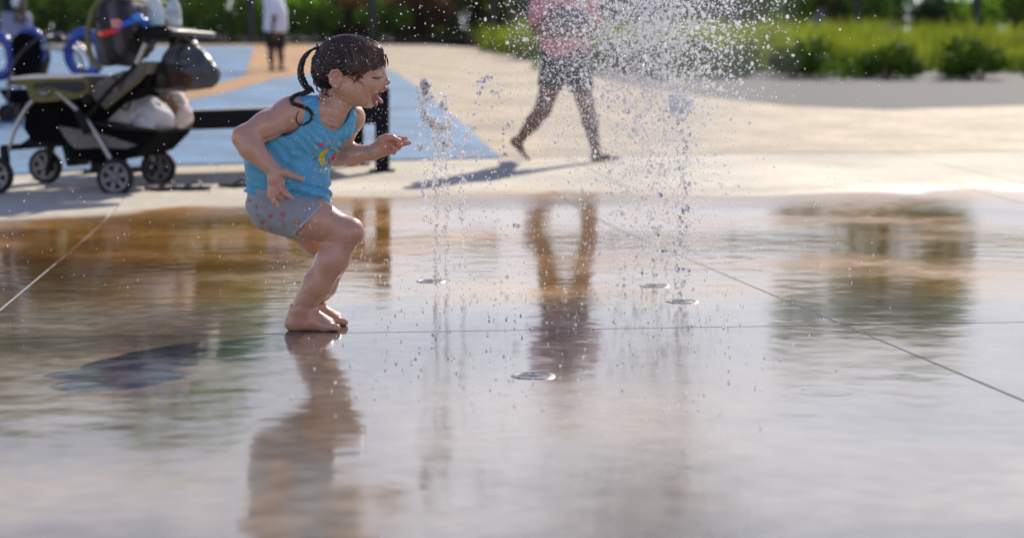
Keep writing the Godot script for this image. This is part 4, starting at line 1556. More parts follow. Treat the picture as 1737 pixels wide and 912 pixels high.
func build_walker() -> void:
	var D := 14.0
	var w := func(x: float, y: float, z := 0.0) -> Vector3: return at(x, y, D) + Vector3(0, 0, z)
	var skin := func(p: Vector3) -> Color: return Color(0.150, 0.066, 0.040) * (1.0 + 0.12 * grain.get_noise_3dv(p * 8.0))
	var root := thing("person", on_ground(955, 274), "barefoot person in a pink shirt and dark shorts striding right behind the spray", "person")
	var out := lists()
	var hipf: Vector3 = w.call(972, 104, 0.075)
	var hipr: Vector3 = w.call(946, 104, -0.075)
	var kf: Vector3 = w.call(991, 170, 0.09)
	var kr: Vector3 = w.call(921, 186, -0.08)
	var af: Vector3 = w.call(1011, 256, 0.08)
	var ar: Vector3 = w.call(881, 238, -0.09)
	var shn: Vector3 = w.call(918, 2, 0.13)
	var shf: Vector3 = w.call(998, 2, -0.12)
	var eln: Vector3 = w.call(909, 52, 0.19)
	var elf: Vector3 = w.call(1008, 54, -0.12)
	var wrn: Vector3 = w.call(962, 56, 0.22)
	var wrf: Vector3 = w.call(970, 48, 0.15)
	var bones := [[hipf, kf, 0.098, 0.060, 0.03], [hipr, kr, 0.098, 0.060, 0.03], [kf, w.call(1000, 205, 0.082), 0.058, 0.056, 0.03], [w.call(1000, 205, 0.082), af, 0.056, 0.033, 0.03], [kr, w.call(904, 208, -0.085), 0.058, 0.054, 0.03], [w.call(904, 208, -0.085), ar, 0.054, 0.032, 0.03], [w.call(950, 98, 0), w.call(968, 98, 0), 0.125, 0.125, 0.05], [w.call(958, 80, 0), w.call(957, 20, 0), 0.13, 0.15, 0.06], [w.call(925, 2, 0.1), w.call(992, 2, -0.1), 0.075, 0.075, 0.06], [w.call(957, 0, 0), w.call(962, -30, 0), 0.055, 0.05, 0.04], [shn, eln, 0.052, 0.042, 0.03], [eln, wrn, 0.041, 0.027, 0.02], [shf, elf, 0.052, 0.042, 0.03], [elf, wrf, 0.041, 0.027, 0.02],
		[w.call(963, -52, 0), w.call(965, -38, 0), 0.082, 0.075, 0.03], [w.call(974, -36, 0.02), w.call(976, -30, 0.02), 0.05, 0.04, 0.02], [w.call(982, -42, 0.025), w.call(986, -37, 0.027), 0.012, 0.014, 0.01]]
	net_of(bones, 0.012, out, skin)
	simple_foot(out, af, w.call(1007, 265, 0.08), w.call(1048, 266, 0.10), 0.033, 0.95, skin)
	simple_foot(out, ar, w.call(872, 240, -0.09), w.call(897, 270, -0.08), 0.032, 0.95, skin)
	simple_hand(out, wrn, w.call(985, 60, 0.22) - wrn, Vector3(0, 0.2, 1), Vector3.UP, 0.95, skin)
	simple_hand(out, wrf, w.call(945, 44, 0.17) - wrf, Vector3(0, 0.2, 1), Vector3.UP, 0.95, skin)
	part("body", meshed(out), tinted(0.45), root)
	# shirt
	out = lists()
	var pink := func(p: Vector3) -> Color: return Color(0.55, 0.22, 0.245) * (1.0 + 0.30 * grain.get_noise_3dv(p * 22.0))
	net_of([[w.call(957, 78, 0), w.call(957, 20, 0), 0.165, 0.165, 0.06], [w.call(957, 96, 0), w.call(957, 60, 0), 0.17, 0.155, 0.05], [w.call(925, 4, 0.1), w.call(992, 4, -0.1), 0.092, 0.092, 0.06], [shn, shn.lerp(eln, 0.62), 0.075, 0.078, 0.03], [shf, shf.lerp(elf, 0.62), 0.075, 0.078, 0.03]], 0.013, out, pink, func(c: Clay) -> void:
		c.shave(w.call(957, 95, 0), Vector3(0.05, -1, 0))
		c.cone(w.call(958, -12, 0.0), w.call(964, -40, 0.02), 0.075, 0.07, 0.01, true)
		c.cone(shn.lerp(eln, 0.72), eln, 0.06, 0.06, 0.005, true)
		c.cone(shf.lerp(elf, 0.72), elf, 0.06, 0.06, 0.005, true)
		c.ruffle(func(p: Vector3) -> float: return 0.008 * sin(p.y * 30.0 + p.x * 22.0 + 3.0 * grain.get_noise_3dv(p * 5.0)) + 0.007 * grain.get_noise_3dv(p * 13.0)))
	part("shirt", meshed(out), tinted(0.8), root)
	out = lists()
	var navy := func(p: Vector3) -> Color: return Color(0.022, 0.024, 0.032) * (1.0 + 0.4 * grain.get_noise_3dv(p * 10.0))
	net_of([[w.call(948, 95, 0), w.call(968, 95, 0), 0.142, 0.142, 0.05], [hipf, hipf.lerp(kf, 0.72), 0.116, 0.090, 0.03], [hipr, hipr.lerp(kr, 0.58), 0.116, 0.090, 0.03]], 0.012, out, navy, func(c: Clay) -> void:
		c.cone(hipf.lerp(kf, 0.80), kf, 0.085, 0.085, 0.004, true)
		c.cone(hipr.lerp(kr, 0.66), kr, 0.092, 0.085, 0.004, true)
		c.shave(w.call(957, 72, 0), Vector3(0, 1, 0))
		c.ruffle(func(p: Vector3) -> float: return 0.007 * grain.get_noise_3dv(p * 14.0)))
	part("shorts", meshed(out), tinted(0.85), root)
	out = lists()
	net_of([[w.call(955, -60, 0), w.call(958, -48, 0), 0.095, 0.09, 0.02], [w.call(947, -50, 0), w.call(946, -34, 0), 0.05, 0.045, 0.03]], 0.010, out, func(_p: Vector3) -> Color: return Color(0.012, 0.01, 0.009), func(c: Clay) -> void: c.cone(w.call(984, -44, 0), w.call(984, -20, 0), 0.085, 0.085, 0.02, true))
	part("hair", meshed(out), tinted(0.6), root)
	var sack := thing("grey_bundle", w.call(962, 60, 0.17), "dark grey bundle hugged by the person in the pink shirt", "bundle")
	var cl := tinted(0.9)
	part("cloth", cloth_lump([[w.call(945, 34, 0.16), w.call(980, 36, 0.12), 0.075, 0.075, 0.03], [w.call(946, 50, 0.15), w.call(978, 52, 0.12), 0.07, 0.07, 0.03]], 0.012, cl, 0.016, func(p: Vector3) -> Color: return Color(0.12, 0.115, 0.12) * (1.0 + 0.6 * grain.get_noise_3dv(p * 11.0))), cl, sack)
	part("fold", cloth_lump([[w.call(938, 62, 0.17), w.call(982, 64, 0.13), 0.022, 0.022, 0.02]], 0.009, cl, 0.008, func(_p: Vector3) -> Color: return Color(0.10, 0.10, 0.11)), cl, sack)


func build_far_people() -> void:
	var g := on_ground(470, 122)
	var D := -g.z
	var k := func(x: float, y: float, z := 0.0) -> Vector3: return at(x, y, D) + Vector3(0, 0, z)
	var dark := func(p: Vector3) -> Color: return Color(0.085, 0.042, 0.028) * (1.0 + 0.2 * grain.get_noise_3dv(p * 6.0))
	var root := thing("person", g, "distant child in a loose white shirt standing on the orange band", "person")
	var out := lists()
	var b := [[k.call(463, 72, 0.03), k.call(462, 98, 0.03), 0.078, 0.052, 0.03], [k.call(462, 98, 0.03), k.call(464, 116, 0.03), 0.05, 0.034, 0.03], [k.call(475, 72, -0.05), k.call(478, 97, -0.04), 0.078, 0.052, 0.03], [k.call(478, 97, -0.04), k.call(478, 114, -0.04), 0.05, 0.034, 0.03], [k.call(468, 62), k.call(466, 8), 0.11, 0.12, 0.05], [k.call(457, 4, 0.08), k.call(476, 4, -0.08), 0.06, 0.06, 0.05], [k.call(466, 0), k.call(466, -10), 0.045, 0.045, 0.03], [k.call(466, -22), k.call(467, -16), 0.088, 0.078, 0.03], [k.call(475, -15), k.call(476, -13), 0.016, 0.018, 0.01], [k.call(466, 6, 0.15), k.call(470, 32, 0.19), 0.042, 0.036, 0.02], [k.call(470, 32, 0.19), k.call(467, 55, 0.17), 0.034, 0.024, 0.02], [k.call(476, 6, -0.13), k.call(484, 30, -0.16), 0.042, 0.036, 0.02], [k.call(484, 30, -0.16), k.call(480, 54, -0.12), 0.034, 0.024, 0.02]]
	net_of(b, 0.014, out, dark)
	simple_foot(out, k.call(464, 117, 0.03), k.call(460, 119, 0.03), k.call(476, 121, 0.06), 0.033, 0.9, dark)
	simple_foot(out, k.call(478, 115, -0.04), k.call(475, 117, -0.04), k.call(490, 119, -0.01), 0.033, 0.9, dark)
	simple_hand(out, k.call(467, 56, 0.17), Vector3(0, -1, 0.1), Vector3(0.2, 0, 1), Vector3(1, 0, 0), 0.85, dark)
	simple_hand(out, k.call(480, 55, -0.12), Vector3(0, -1, 0.1), Vector3(0.2, 0, -1), Vector3(1, 0, 0), 0.85, dark)
	part("body", meshed(out), tinted(0.5), root)
	out = lists()
	net_of([[k.call(467, 52), k.call(466, 8), 0.175, 0.14, 0.05], [k.call(458, 5, 0.08), k.call(476, 5, -0.08), 0.085, 0.085, 0.05], [k.call(478, 48), k.call(476, 20), 0.12, 0.12, 0.05], [k.call(464, 6, 0.13), k.call(467, 24, 0.17), 0.07, 0.066, 0.03], [k.call(476, 6, -0.13), k.call(482, 24, -0.15), 0.07, 0.066, 0.03]], 0.014, out, func(_p: Vector3) -> Color: return Color(0.68, 0.68, 0.74), func(c: Clay) -> void:
		c.shave(k.call(467, 55), Vector3(-0.1, -1, 0))
		c.cone(k.call(466, -4), k.call(466, -20), 0.06, 0.06, 0.01, true)
		c.ruffle(func(p: Vector3) -> float: return 0.014 * grain.get_noise_3dv(p * Vector3(14, 4, 14))))
	part("shirt", meshed(out), tinted(0.85), root)
	out = lists()
	net_of([[k.call(463, 60, 0.03), k.call(462, 80, 0.03), 0.11, 0.085, 0.03], [k.call(475, 60, -0.05), k.call(478, 79, -0.04), 0.11, 0.085, 0.03]], 0.013, out, func(_p: Vector3) -> Color: return Color(0.012, 0.012, 0.014), func(c: Clay) -> void: c.shave(k.call(468, 82), Vector3(0, -1, 0)))
	part("shorts", meshed(out), tinted(0.85), root)
	out = lists()
	net_of([[k.call(463, -25), k.call(463, -17), 0.094, 0.088, 0.02]], 0.012, out, func(_p: Vector3) -> Color: return Color(0.01, 0.009, 0.008), func(c: Clay) -> void: c.cone(k.call(477, -20), k.call(477, -8), 0.08, 0.08, 0.02, true))
	part("hair", meshed(out), tinted(0.6), root)

	# the adult at the far left behind the rings
	var D2 := 27.0
	var m := func(x: float, y: float, z := 0.0) -> Vector3: return at(x, y, D2) + Vector3(0, 0, z)
	var base: Vector3 = m.call(34, 141)
	base.y = rise(D2)
	root = thing("person", base, "adult in black top and lavender shorts behind the blue rings", "person")
	out = lists()
	var y0 := 141.0 + (EYE - base.y) * F / D2
	b = [[m.call(26, 46, 0.1), m.call(24, 92, 0.1), 0.10, 0.065, 0.03], [m.call(24, 92, 0.1), m.call(24, y0 - 9, 0.1), 0.062, 0.038, 0.03], [m.call(40, 46, -0.1), m.call(42, 92, -0.1), 0.10, 0.065, 0.03], [m.call(42, 92, -0.1), m.call(42, y0 - 9, -0.1), 0.062, 0.038, 0.03], [m.call(33, 30), m.call(28, -28), 0.14, 0.15, 0.05], [m.call(14, -40, 0.06), m.call(40, -40, -0.06), 0.07, 0.07, 0.05], [m.call(28, -44), m.call(29, -56), 0.055, 0.055, 0.03], [m.call(30, -72), m.call(31, -62), 0.1, 0.085, 0.03], [m.call(43, -64), m.call(44, -62), 0.018, 0.02, 0.01], [m.call(40, -36, 0.16), m.call(50, 0, 0.2), 0.05, 0.042, 0.02], [m.call(50, 0, 0.2), m.call(44, 24, 0.26), 0.042, 0.028, 0.02], [m.call(16, -36, -0.1), m.call(10, 0, -0.16), 0.05, 0.042, 0.02], [m.call(10, 0, -0.16), m.call(16, 32, -0.12), 0.042, 0.028, 0.02]]
	net_of(b, 0.016, out, dark)
	simple_foot(out, m.call(24, y0 - 8, 0.1), m.call(20, y0 - 4, 0.1), m.call(46, y0 - 2, 0.12), 0.036, 1.1, dark)
	simple_foot(out, m.call(42, y0 - 8, -0.1), m.call(38, y0 - 4, -0.1), m.call(64, y0 - 2, -0.08), 0.036, 1.1, dark)
	simple_hand(out, m.call(44, 25, 0.26), Vector3(-0.3, -1, 0.1), Vector3(0.2, 0, 1), Vector3(1, 0, 0.3), 1.0, dark, 0.006)
	simple_hand(out, m.call(16, 33, -0.12), Vector3(0.1, -1, 0.1), Vector3(0.2, 0, -1), Vector3(1, 0, 0), 1.0, dark, 0.006)
	part("body", meshed(out), tinted(0.5), root)
	out = lists()
	net_of([[m.call(30, 20), m.call(27, -24), 0.165, 0.175, 0.05], [m.call(14, -38, 0.06), m.call(40, -38, -0.06), 0.09, 0.09, 0.05], [m.call(40, -36, 0.16), m.call(46, -16, 0.19), 0.075, 0.075, 0.03], [m.call(16, -36, -0.1), m.call(12, -16, -0.14), 0.075, 0.075, 0.03]], 0.016, out, func(_p: Vector3) -> Color: return Color(0.008, 0.008, 0.009), func(c: Clay) -> void:
		c.shave(m.call(30, 28), Vector3(0, -1, 0))
		c.ruffle(func(p: Vector3) -> float: return 0.012 * grain.get_noise_3dv(p * 9.0)))
	part("top", meshed(out), tinted(0.85), root)
	out = lists()
	net_of([[m.call(26, 34, 0.1), m.call(24, 72, 0.1), 0.135, 0.11, 0.04], [m.call(40, 34, -0.1), m.call(42, 72, -0.1), 0.135, 0.11, 0.04]], 0.016, out, func(_p: Vector3) -> Color: return Color(0.24, 0.24, 0.34), func(c: Clay) -> void:
		c.shave(m.call(30, 74), Vector3(0, -1, 0))
		c.shave(m.call(30, 22), Vector3(0, 1, 0)))
	part("shorts", meshed(out), tinted(0.85), root)
	out = lists()
	net_of([[m.call(26, -76), m.call(26, -64), 0.11, 0.10, 0.03]], 0.016, out, func(_p: Vector3) -> Color: return Color(0.01, 0.009, 0.008), func(c: Clay) -> void: c.cone(m.call(44, -68), m.call(44, -54), 0.1, 0.1, 0.02, true))
	part("hair", meshed(out), tinted(0.6), root)
	var tw := thing("towel", m.call(42, 12, 0.2), "white towel slung over the shoulder of the black-topped adult at far left", "towel")
	var cl := tinted(0.9)
	var twmesh := cloth_lump([[m.call(36, -46, 0.14), m.call(44, -20, 0.24), 0.05, 0.06, 0.03], [m.call(44, -20, 0.24), m.call(40, 8, 0.22), 0.06, 0.055, 0.03]], 0.014, cl, 0.02, func(_p: Vector3) -> Color: return Color(0.62, 0.63, 0.65))
	part("cloth", twmesh, cl, tw)
	part("fringe", cloth_lump([[m.call(37, 12, 0.22), m.call(45, 12, 0.22), 0.016, 0.016, 0.01]], 0.008, cl, 0.008, func(_p: Vector3) -> Color: return Color(0.7, 0.7, 0.7)), cl, tw)


# ------------------------------------------------------------------ the child
# Her body is laid out in a side view, in units of 1.7 mm (x right, y down, z towards the camera), then set 5.65 metres away.
const G := 3270.0 / 5.65


func g3(x: float, y: float, z := 0.0) -> Vector3:
	return Vector3(x, -y, z)


# The same, for a point whose place in the side view was read off at depth z.
func gn(x: float, y: float, z := 0.0) -> Vector3:
	var k := 1.0 - z / F
	return Vector3(CX + (x - CX) * k, -(HY + (y - HY) * k), z)


func girl_place() -> Transform3D:
	return Transform3D(Basis.from_scale(Vector3(1, 1, 1) / G), at(0, 0, 5.65))


func girl_arm_hand(c: Clay, list: Array) -> void:
	for e in list:
		if e.size() > 6:
			c.cone(e[0], e[1], e[2], e[3], e[4], false, e[5], e[6])
		else:
			c.cone(e[0], e[1], e[2], e[3], e[4])


func build_girl() -> void:
	var place := girl_place()
	var foot_at := place * g3(545, 535, 0)
	foot_at.y = 0.0
	var root := thing("person", foot_at, "small child with wet dark ponytail, blue tank top and pale shorts crouching by the jets", "person")

	var tu := Vector3(0.5, 0.866, 0)
	var tf := Vector3(0.66, -0.38, 0.65).normalized()
	var tl := tu.cross(tf).normalized()
	tf = tl.cross(tu).normalized()
	var torso := Basis(tl, tu, tf)
	var lean := Basis(Vector3(0, 0, 1), 0.07) * torso

	var skin_base := Color(0.58, 0.315, 0.205)
	var red_spots := [[gn(404, 228, 80), 26.0, 0.6], [gn(604, 396, 45), 30.0, 0.55], [g3(585, 440, -40), 26.0, 0.5], [gn(474, 322, 95), 30.0, 0.55], [g3(670, 245, -38), 34.0, 0.8], [g3(628, 150, 22), 20.0, 0.45], [g3(663, 139, 0), 9.0, 0.5], [g3(576, 133, 48), 16.0, 0.55], [g3(530, 550, 30), 45.0, 0.5]]
	var skin := func(p: Vector3) -> Color:
		var n := 1.0 + 0.10 * grain.get_noise_3dv(p * 0.05) + 0.06 * grain.get_noise_3dv(p * 0.22)
		var k := 0.0
		for s in red_spots:
			k = maxf(k, float(s[2]) * (1.0 - smoothstep(0.25, 1.0, p.distance_to(s[0]) / float(s[1]))))
		return Color(skin_base.r * n * (1.0 + 0.06 * k), skin_base.g * n * (1.0 - 0.27 * k), skin_base.b * n * (1.0 - 0.24 * k))

	# --- joints
	var sh_n := gn(494, 192, 44)
	var el_n := gn(414, 232, 78)
	var wr_n := gn(465, 289, 96)
	var sh_f := gn(596, 198, -48)
	var el_f := gn(568, 262, -58)
	var wr_f := gn(634, 257, -40)
	var hp_n := gn(466, 352, 26)
	var kn_n := gn(589, 394, 42)
	var an_n := gn(503, 527, 30)
	var hp_f := gn(484, 354, -28)
	var kn_f := gn(568, 440, -40)
	var an_f := gn(518, 524, -46)

	# --- body, neck to ankles
	var torso_bits := func(c: Clay, grow: float) -> void:
		c.lump(g3(526, 232, -2), Vector3(58 + grow, 62 + grow, 46 + grow), 14, torso)
		c.lump(g3(500, 286, 2), Vector3(54 + grow, 60 + grow, 50 + grow), 16, lean)
		c.lump(g3(474, 340, 0), Vector3(54 + grow, 44 + grow, 48 + grow), 16, lean)
		c.cone(g3(506, 190, 36), g3(590, 200, -42), 24 + grow, 24 + grow, 16)
	var neck := func(c: Clay) -> void:
		c.cone(g3(556, 196, -2), g3(574, 142, 0), 27, 24, 12)
		c.cone(g3(570, 190, 10), g3(588, 168, 8), 17, 16, 12)
	var body := Clay.new(g3(394, 120, -86), g3(650, 548, 116), 3.0)
	torso_bits.call(body, 0.0)
	neck.call(body)
	body.cone(g3(540, 184, 28), sh_n, 18, 26, 14)
	body.cone(sh_n, gn(452, 213, 64), 26, 23, 12)
	body.cone(gn(452, 213, 64), el_n, 23, 18.5, 12)
	body.cone(el_n, gn(426, 250, 84), 18.5, 19.5, 10)
	body.cone(gn(426, 250, 84), wr_n, 19.5, 12, 10, false, Vector3(0.3, 0.1, 0.95).normalized(), 0.92)
	body.cone(sh_f, el_f, 22, 18, 12)
	body.cone(el_f, gn(596, 262, -50), 18, 17.5, 10)
	body.cone(gn(596, 262, -50), wr_f, 17.5, 12.5, 10)
	body.cone(hp_n, gn(530, 370, 36), 42, 35, 14)
	body.cone(gn(530, 370, 36), kn_n, 34, 24, 14)
	body.lump(gn(597, 391, 44), Vector3(17, 17, 17), 12)
	body.cone(kn_n, gn(562, 440, 40), 23, 25, 12)
	body.cone(gn(562, 440, 40), gn(535, 484, 35), 26, 23.5, 14)
	body.cone(gn(535, 484, 35), gn(519, 507, 32), 23.5, 18, 14)
	body.cone(gn(519, 507, 32), an_n, 18, 13.5, 12)
	body.cone(hp_f, gn(532, 395, -34), 40, 31, 14)
	body.cone(gn(532, 395, -34), kn_f, 30, 22, 14)
	body.cone(kn_f, gn(545, 484, -42), 22, 22, 12)
	body.cone(gn(545, 484, -42), an_f, 22, 13, 14)
	# collar bones, the crease at the arm and behind the knee
	body.cone(g3(552, 205, 36), g3(575, 212, 28), 3, 3, 8)
	body.cone(g3(486, 226, 72), g3(448, 238, 86), 2.5, 2.0, 5, true)
	body.cone(g3(546, 410, 62), g3(570, 406, 66), 1.5, 2.5, 5, true)
	var out := lists()
	body.net(out, place, skin)

	# --- head
	var head := Clay.new(g3(540, 62, -54), g3(674, 192, 56), 1.7)
	neck.call(head)
	head.lump(g3(590, 110, 0), Vector3(50, 45, 43), 8)
	head.lump(g3(617, 114, 0), Vector3(38, 38, 36), 10)
	head.lump(g3(626, 138, 0), Vector3(27, 26, 29), 10)
	head.lump(g3(619, 146, 19), Vector3(22, 18, 14), 9)
	head.lump(g3(619, 146, -19), Vector3(22, 18, 14), 9)
	for s in [1.0, -1.0]:
		head.cone(g3(586, 148, 27 * s), g3(620, 170, 13 * s), 14, 11, 12)
		head.cone(g3(640, 120, 6 * s), g3(634, 119, 24 * s), 8, 6, 8)
	head.lump(g3(607, 160, 0), Vector3(25, 20, 23), 10)
	head.lump(g3(626.5, 174.0, 0), Vector3(9.5, 9, 11), 7)
	head.lump(g3(657, 128, 17), Vector3(8, 6, 10), 6, Basis.IDENTITY, true)
	head.lump(g3(657, 128, -17), Vector3(8, 6, 10), 6, Basis.IDENTITY, true)
	head.lump(g3(638.5, 129, 18), Vector3(9.5, 7.2, 9.5), 3)
	head.lump(g3(638.5, 129, -18), Vector3(9.5, 7.2, 9.5), 3)
	# mouth, wide open
	head.lump(g3(652, 162.3, 0), Vector3(20.5, 10.6, 15), 3, Basis(Vector3(0, 0, 1), 0.28), true)
	# nose and lips
	head.cone(g3(649, 124, 0), g3(656.5, 138, 0), 4.6, 4.8, 5)
	head.lump(g3(657, 139.5, 0), Vector3(6.2, 5.2, 5.8), 3)
	for s in [1.0, -1.0]:
		head.lump(g3(651.5, 141.5, 6.0 * s), Vector3(4.6, 3.8, 3.0), 2.5)
		head.lump(g3(653.0, 145.6, 3.4 * s), Vector3(2.2, 1.6, 1.5), 1.0, Basis.IDENTITY, true)
		head.cone(g3(653.5, 150.5, 0), g3(645, 153.5, 10 * s), 3.3, 2.7, 2.5)
		head.cone(g3(645, 153.5, 10 * s), g3(633.5, 160, 16.5 * s), 2.7, 1.8, 2.5)
		head.cone(g3(637.5, 176.0, 0), g3(637, 170.5, 11 * s), 3.6, 3.0, 2.5)
		head.cone(g3(637, 170.5, 11 * s), g3(633, 161.5, 16.5 * s), 3.0, 1.8, 2.5)
		# ears
		var e: float = 41.5 * s
		head.lump(g3(574.5, 134, e), Vector3(10.5, 15, 5.0), 4, Basis(Vector3(0, 0, 1), -0.18))
		head.lump(g3(577.5, 134, e + 5.5 * s), Vector3(5.6, 9.0, 3.6), 2.4, Basis(Vector3(0, 0, 1), -0.18), true)
		var rim := [g3(584, 126, e + 2 * s), g3(578, 119.5, e + 4 * s), g3(569, 120.5, e + 5 * s), g3(564.5, 129, e + 5 * s), g3(566.5, 140, e + 4.5 * s), g3(573, 147.5, e + 3.5 * s), g3(579, 147, e + 2 * s)]
		for i in rim.size() - 1:
			head.cone(rim[i], rim[i + 1], 2.5, 2.5, 1.6)
		head.cone(g3(584.5, 133, e + 2.0 * s), g3(584.5, 139, e + 2.0 * s), 2.4, 2.4, 2)
	var face := func(p: Vector3) -> Color:
		var c: Color = skin.call(p)
		var az := absf(p.z)
		var lip := 0.0
		for q in [[g3(653.5, 150.5, 0), g3(645, 153.5, 10), 3.9], [g3(645, 153.5, 10), g3(633.5, 160, 16.5), 3.0], [g3(637.5, 176.0, 0), g3(637, 170.5, 11), 3.9], [g3(637, 170.5, 11), g3(633, 161.5, 16.5), 3.2]]:
			var a := Vector3(p.x, p.y, az)
			var cl := Geometry3D.get_closest_point_to_segment(a, q[0], q[1])
			lip = maxf(lip, 1.0 - smoothstep(float(q[2]), float(q[2]) + 0.9, a.distance_to(cl)))
		c = c.lerp(Color(0.42, 0.10, 0.085), lip * 0.85)
		if p.distance_to(g3(645, 161.5, 0)) < 17.0 and p.x < 645.0 and az < 13.0 and p.y < -153.0 and p.y > -171.0:
			c = Color(0.20, 0.03, 0.025)
		return c
	head.net(out, place, face, func(p: Vector3) -> bool: return p.y > -166.0 - (p.x - 570.0) * 0.5)

	# --- near hand, hanging open in front of the shorts
	var hand := Clay.new(g3(440, 268, 60), g3(532, 366, 132), 1.15)
	girl_arm_hand(hand, [[gn(447, 269, 90), wr_n, 15.5, 12, 6, Vector3(0.3, 0.1, 0.95).normalized(), 0.92], [wr_n, gn(468, 303, 98), 12, 14, 6, Vector3(0, 0, 1), 0.7], [gn(468, 303, 98), gn(474, 317, 99), 11, 7.5, 6, Vector3(0, 0, 1), 0.75], [gn(464, 304, 99), gn(465, 320, 101), 9, 7, 6, Vector3(0, 0, 1), 0.75],
		[gn(474, 292, 100), gn(484, 291.5, 104), 8, 6.4, 5], [gn(484, 291.5, 104), gn(497, 297, 108), 6.4, 5.0, 3], [gn(497, 297, 108), gn(513, 303, 110), 5.0, 3.7, 2.5],
		[gn(476, 315, 101), gn(480, 322, 105), 5.8, 5.3, 4], [gn(480, 322, 105), gn(486, 329, 107), 5.2, 4.7, 2], [gn(486, 329, 107), gn(494, 334.5, 106), 4.6, 3.6, 2],
		[gn(470, 318, 99), gn(470, 327, 101), 5.5, 5.0, 3], [gn(470, 327, 101), gn(473, 334, 99), 4.9, 4.4, 2], [gn(473, 334, 99), gn(478, 338, 96), 4.3, 3.5, 2],
		[gn(463, 318, 100), gn(461.5, 330, 104), 5.6, 5.1, 3], [gn(461.5, 330, 104), gn(464.5, 341, 105), 5.0, 4.6, 2], [gn(464.5, 341, 105), gn(470, 349.5, 103), 4.5, 3.6, 2],
		[gn(458.5, 314, 98), gn(456.5, 324, 100), 4.6, 4.2, 3], [gn(456.5, 324, 100), gn(457.5, 333, 100), 4.1, 3.7, 2], [gn(457.5, 333, 100), gn(460.5, 340, 98), 3.6, 3.0, 2]])
	hand.cone(gn(471, 321, 107), gn(470, 329, 108), 1.0, 0.8, 1.5, true)
	hand.net(out, place, skin, func(p: Vector3) -> bool: return (p - gn(457, 279, 93)).dot(g3(18, 20, 6)) > 0.0)
	# --- far hand, palm towards the camera, reaching for the jet
	hand = Clay.new(g3(614, 220, -72), g3(704, 284, -8), 1.15)
	girl_arm_hand(hand, [[gn(612, 260, -46), wr_f, 15.5, 12.5, 6], [wr_f, gn(652, 247, -39), 12.5, 16, 7, Vector3(0, 0, 1), 0.7], [gn(650, 250, -40), gn(662, 246, -39), 14, 10, 6, Vector3(0, 0, 1), 0.65], [gn(648, 238, -34), gn(656, 233, -32), 9.5, 7.5, 6],
		[gn(656, 233, -31), gn(666, 233, -30), 6.6, 5.4, 3], [gn(666, 233, -30), gn(678, 238, -30), 5.0, 3.8, 2],
		[gn(664, 239, -42), gn(677, 235, -47), 5.4, 5.0, 3], [gn(677, 235, -47), gn(689, 234.5, -50), 4.8, 3.5, 2],
		[gn(667, 245, -40), gn(681, 243.5, -40), 5.5, 5.0, 3], [gn(681, 243.5, -40), gn(695, 241.5, -40), 4.8, 3.4, 2],
		[gn(665, 251, -39), gn(675, 250, -34), 5.3, 4.9, 3], [gn(675, 250, -34), gn(679, 246, -30), 4.7, 4.2, 2], [gn(679, 246, -30), gn(674, 243, -27), 4.1, 3.4, 2],
		[gn(660, 256, -38), gn(668, 257, -32), 4.8, 4.3, 3], [gn(668, 257, -32), gn(671, 252, -27), 4.2, 3.8, 2], [gn(671, 252, -27), gn(666, 249, -25), 3.7, 3.0, 2]])
	hand.cone(gn(653, 247, -24), gn(662, 240, -26), 1.0, 0.8, 2.5, true)
	hand.net(out, place, skin, func(p: Vector3) -> bool: return (p - g3(620, 259, -44)).dot(g3(18, -3, 5)) > 0.0)

	# --- feet
	for f in [[an_n, 30.0, 557.5, 0.0], [an_f, -46.0, 557.5, 14.0]]:
		var a: Vector3 = f[0]
		var z: float = f[1]
		var gy: float = f[2]
		var dx: float = f[3]
		var c := Clay.new(g3(a.x - 42, a.y - 40, z - 34), g3(a.x + 100, gy + 8, z + 40), 1.7)
		c.cone(a + Vector3(16, 20, 2), a, 18, 13.5, 6)
		c.cone(a, g3(a.x - 7, gy - 13, z), 13.5, 13, 14)
		c.cone(g3(a.x - 10, gy - 13, z), g3(a.x + 30, gy - 11, z + 4), 13, 11.5, 10)
		c.cone(a + Vector3(8, 2, 0), g3(a.x + 52, gy - 11, z + 6), 12, 11, 16)
		c.cone(g3(a.x + 46, gy - 9.5, z + 14), g3(a.x + 50, gy - 8.5, z - 12), 10, 8.5, 10)
		for k in 5:
			var zz := z + 17.0 - 8.2 * k
			var l := a.x + 70.0 - 2.0 * k - (3.5 if k == 0 else 0.0)
			var r: float = 6.2 if k == 0 else 4.3 - 0.2 * k
			c.cone(g3(a.x + 52, gy - 9, zz - 1), g3(l, gy - r - 0.5, zz), r + 0.8, r, 3)
		c.shave(g3(a.x, gy, z), Vector3(0, -1, 0))
		c.net(out, place, skin, func(p: Vector3) -> bool: return p.y < a.y + 9.0)
	var wet_skin := tinted(0.38, {"clearcoat_enabled": true, "clearcoat": 0.35, "clearcoat_roughness": 0.16, "subsurf_scatter_enabled": true, "subsurf_scatter_strength": 0.10, "normal_enabled": true, "normal_texture": noise_tex(0.06, 88, 256, 1.6), "normal_scale": 0.8, "uv1_triplanar": true, "uv1_scale": Vector3.ONE * 14.0})
	part("body", meshed(out), wet_skin, root)

	# --- face details
	var s := Shape.new()
	for sd in [1.0, -1.0]:
		for i in 9:
			var t := i / 8.0
			var p := head_front(head, lerpf(634.5, 648.0, t), lerpf(131.0, 129.3, t) + 1.6 * sin(t * PI), sd)
			var q := p + g3(1.8 + 3.0 * t, 2.2 + 0.8 * sin(t * 3.0), 1.2 * sd)
			s.tube([place * p, place * q], [0.55 / G, 0.2 / G], 5)
		var line := []
		for i in 10:
			var t := i / 9.0
			line.append(place * (head_front(head, lerpf(633.5, 649.0, t), lerpf(130.6, 129.0, t) + 1.8 * sin(t * PI), sd) + g3(0, 0, 0.1 * sd)))
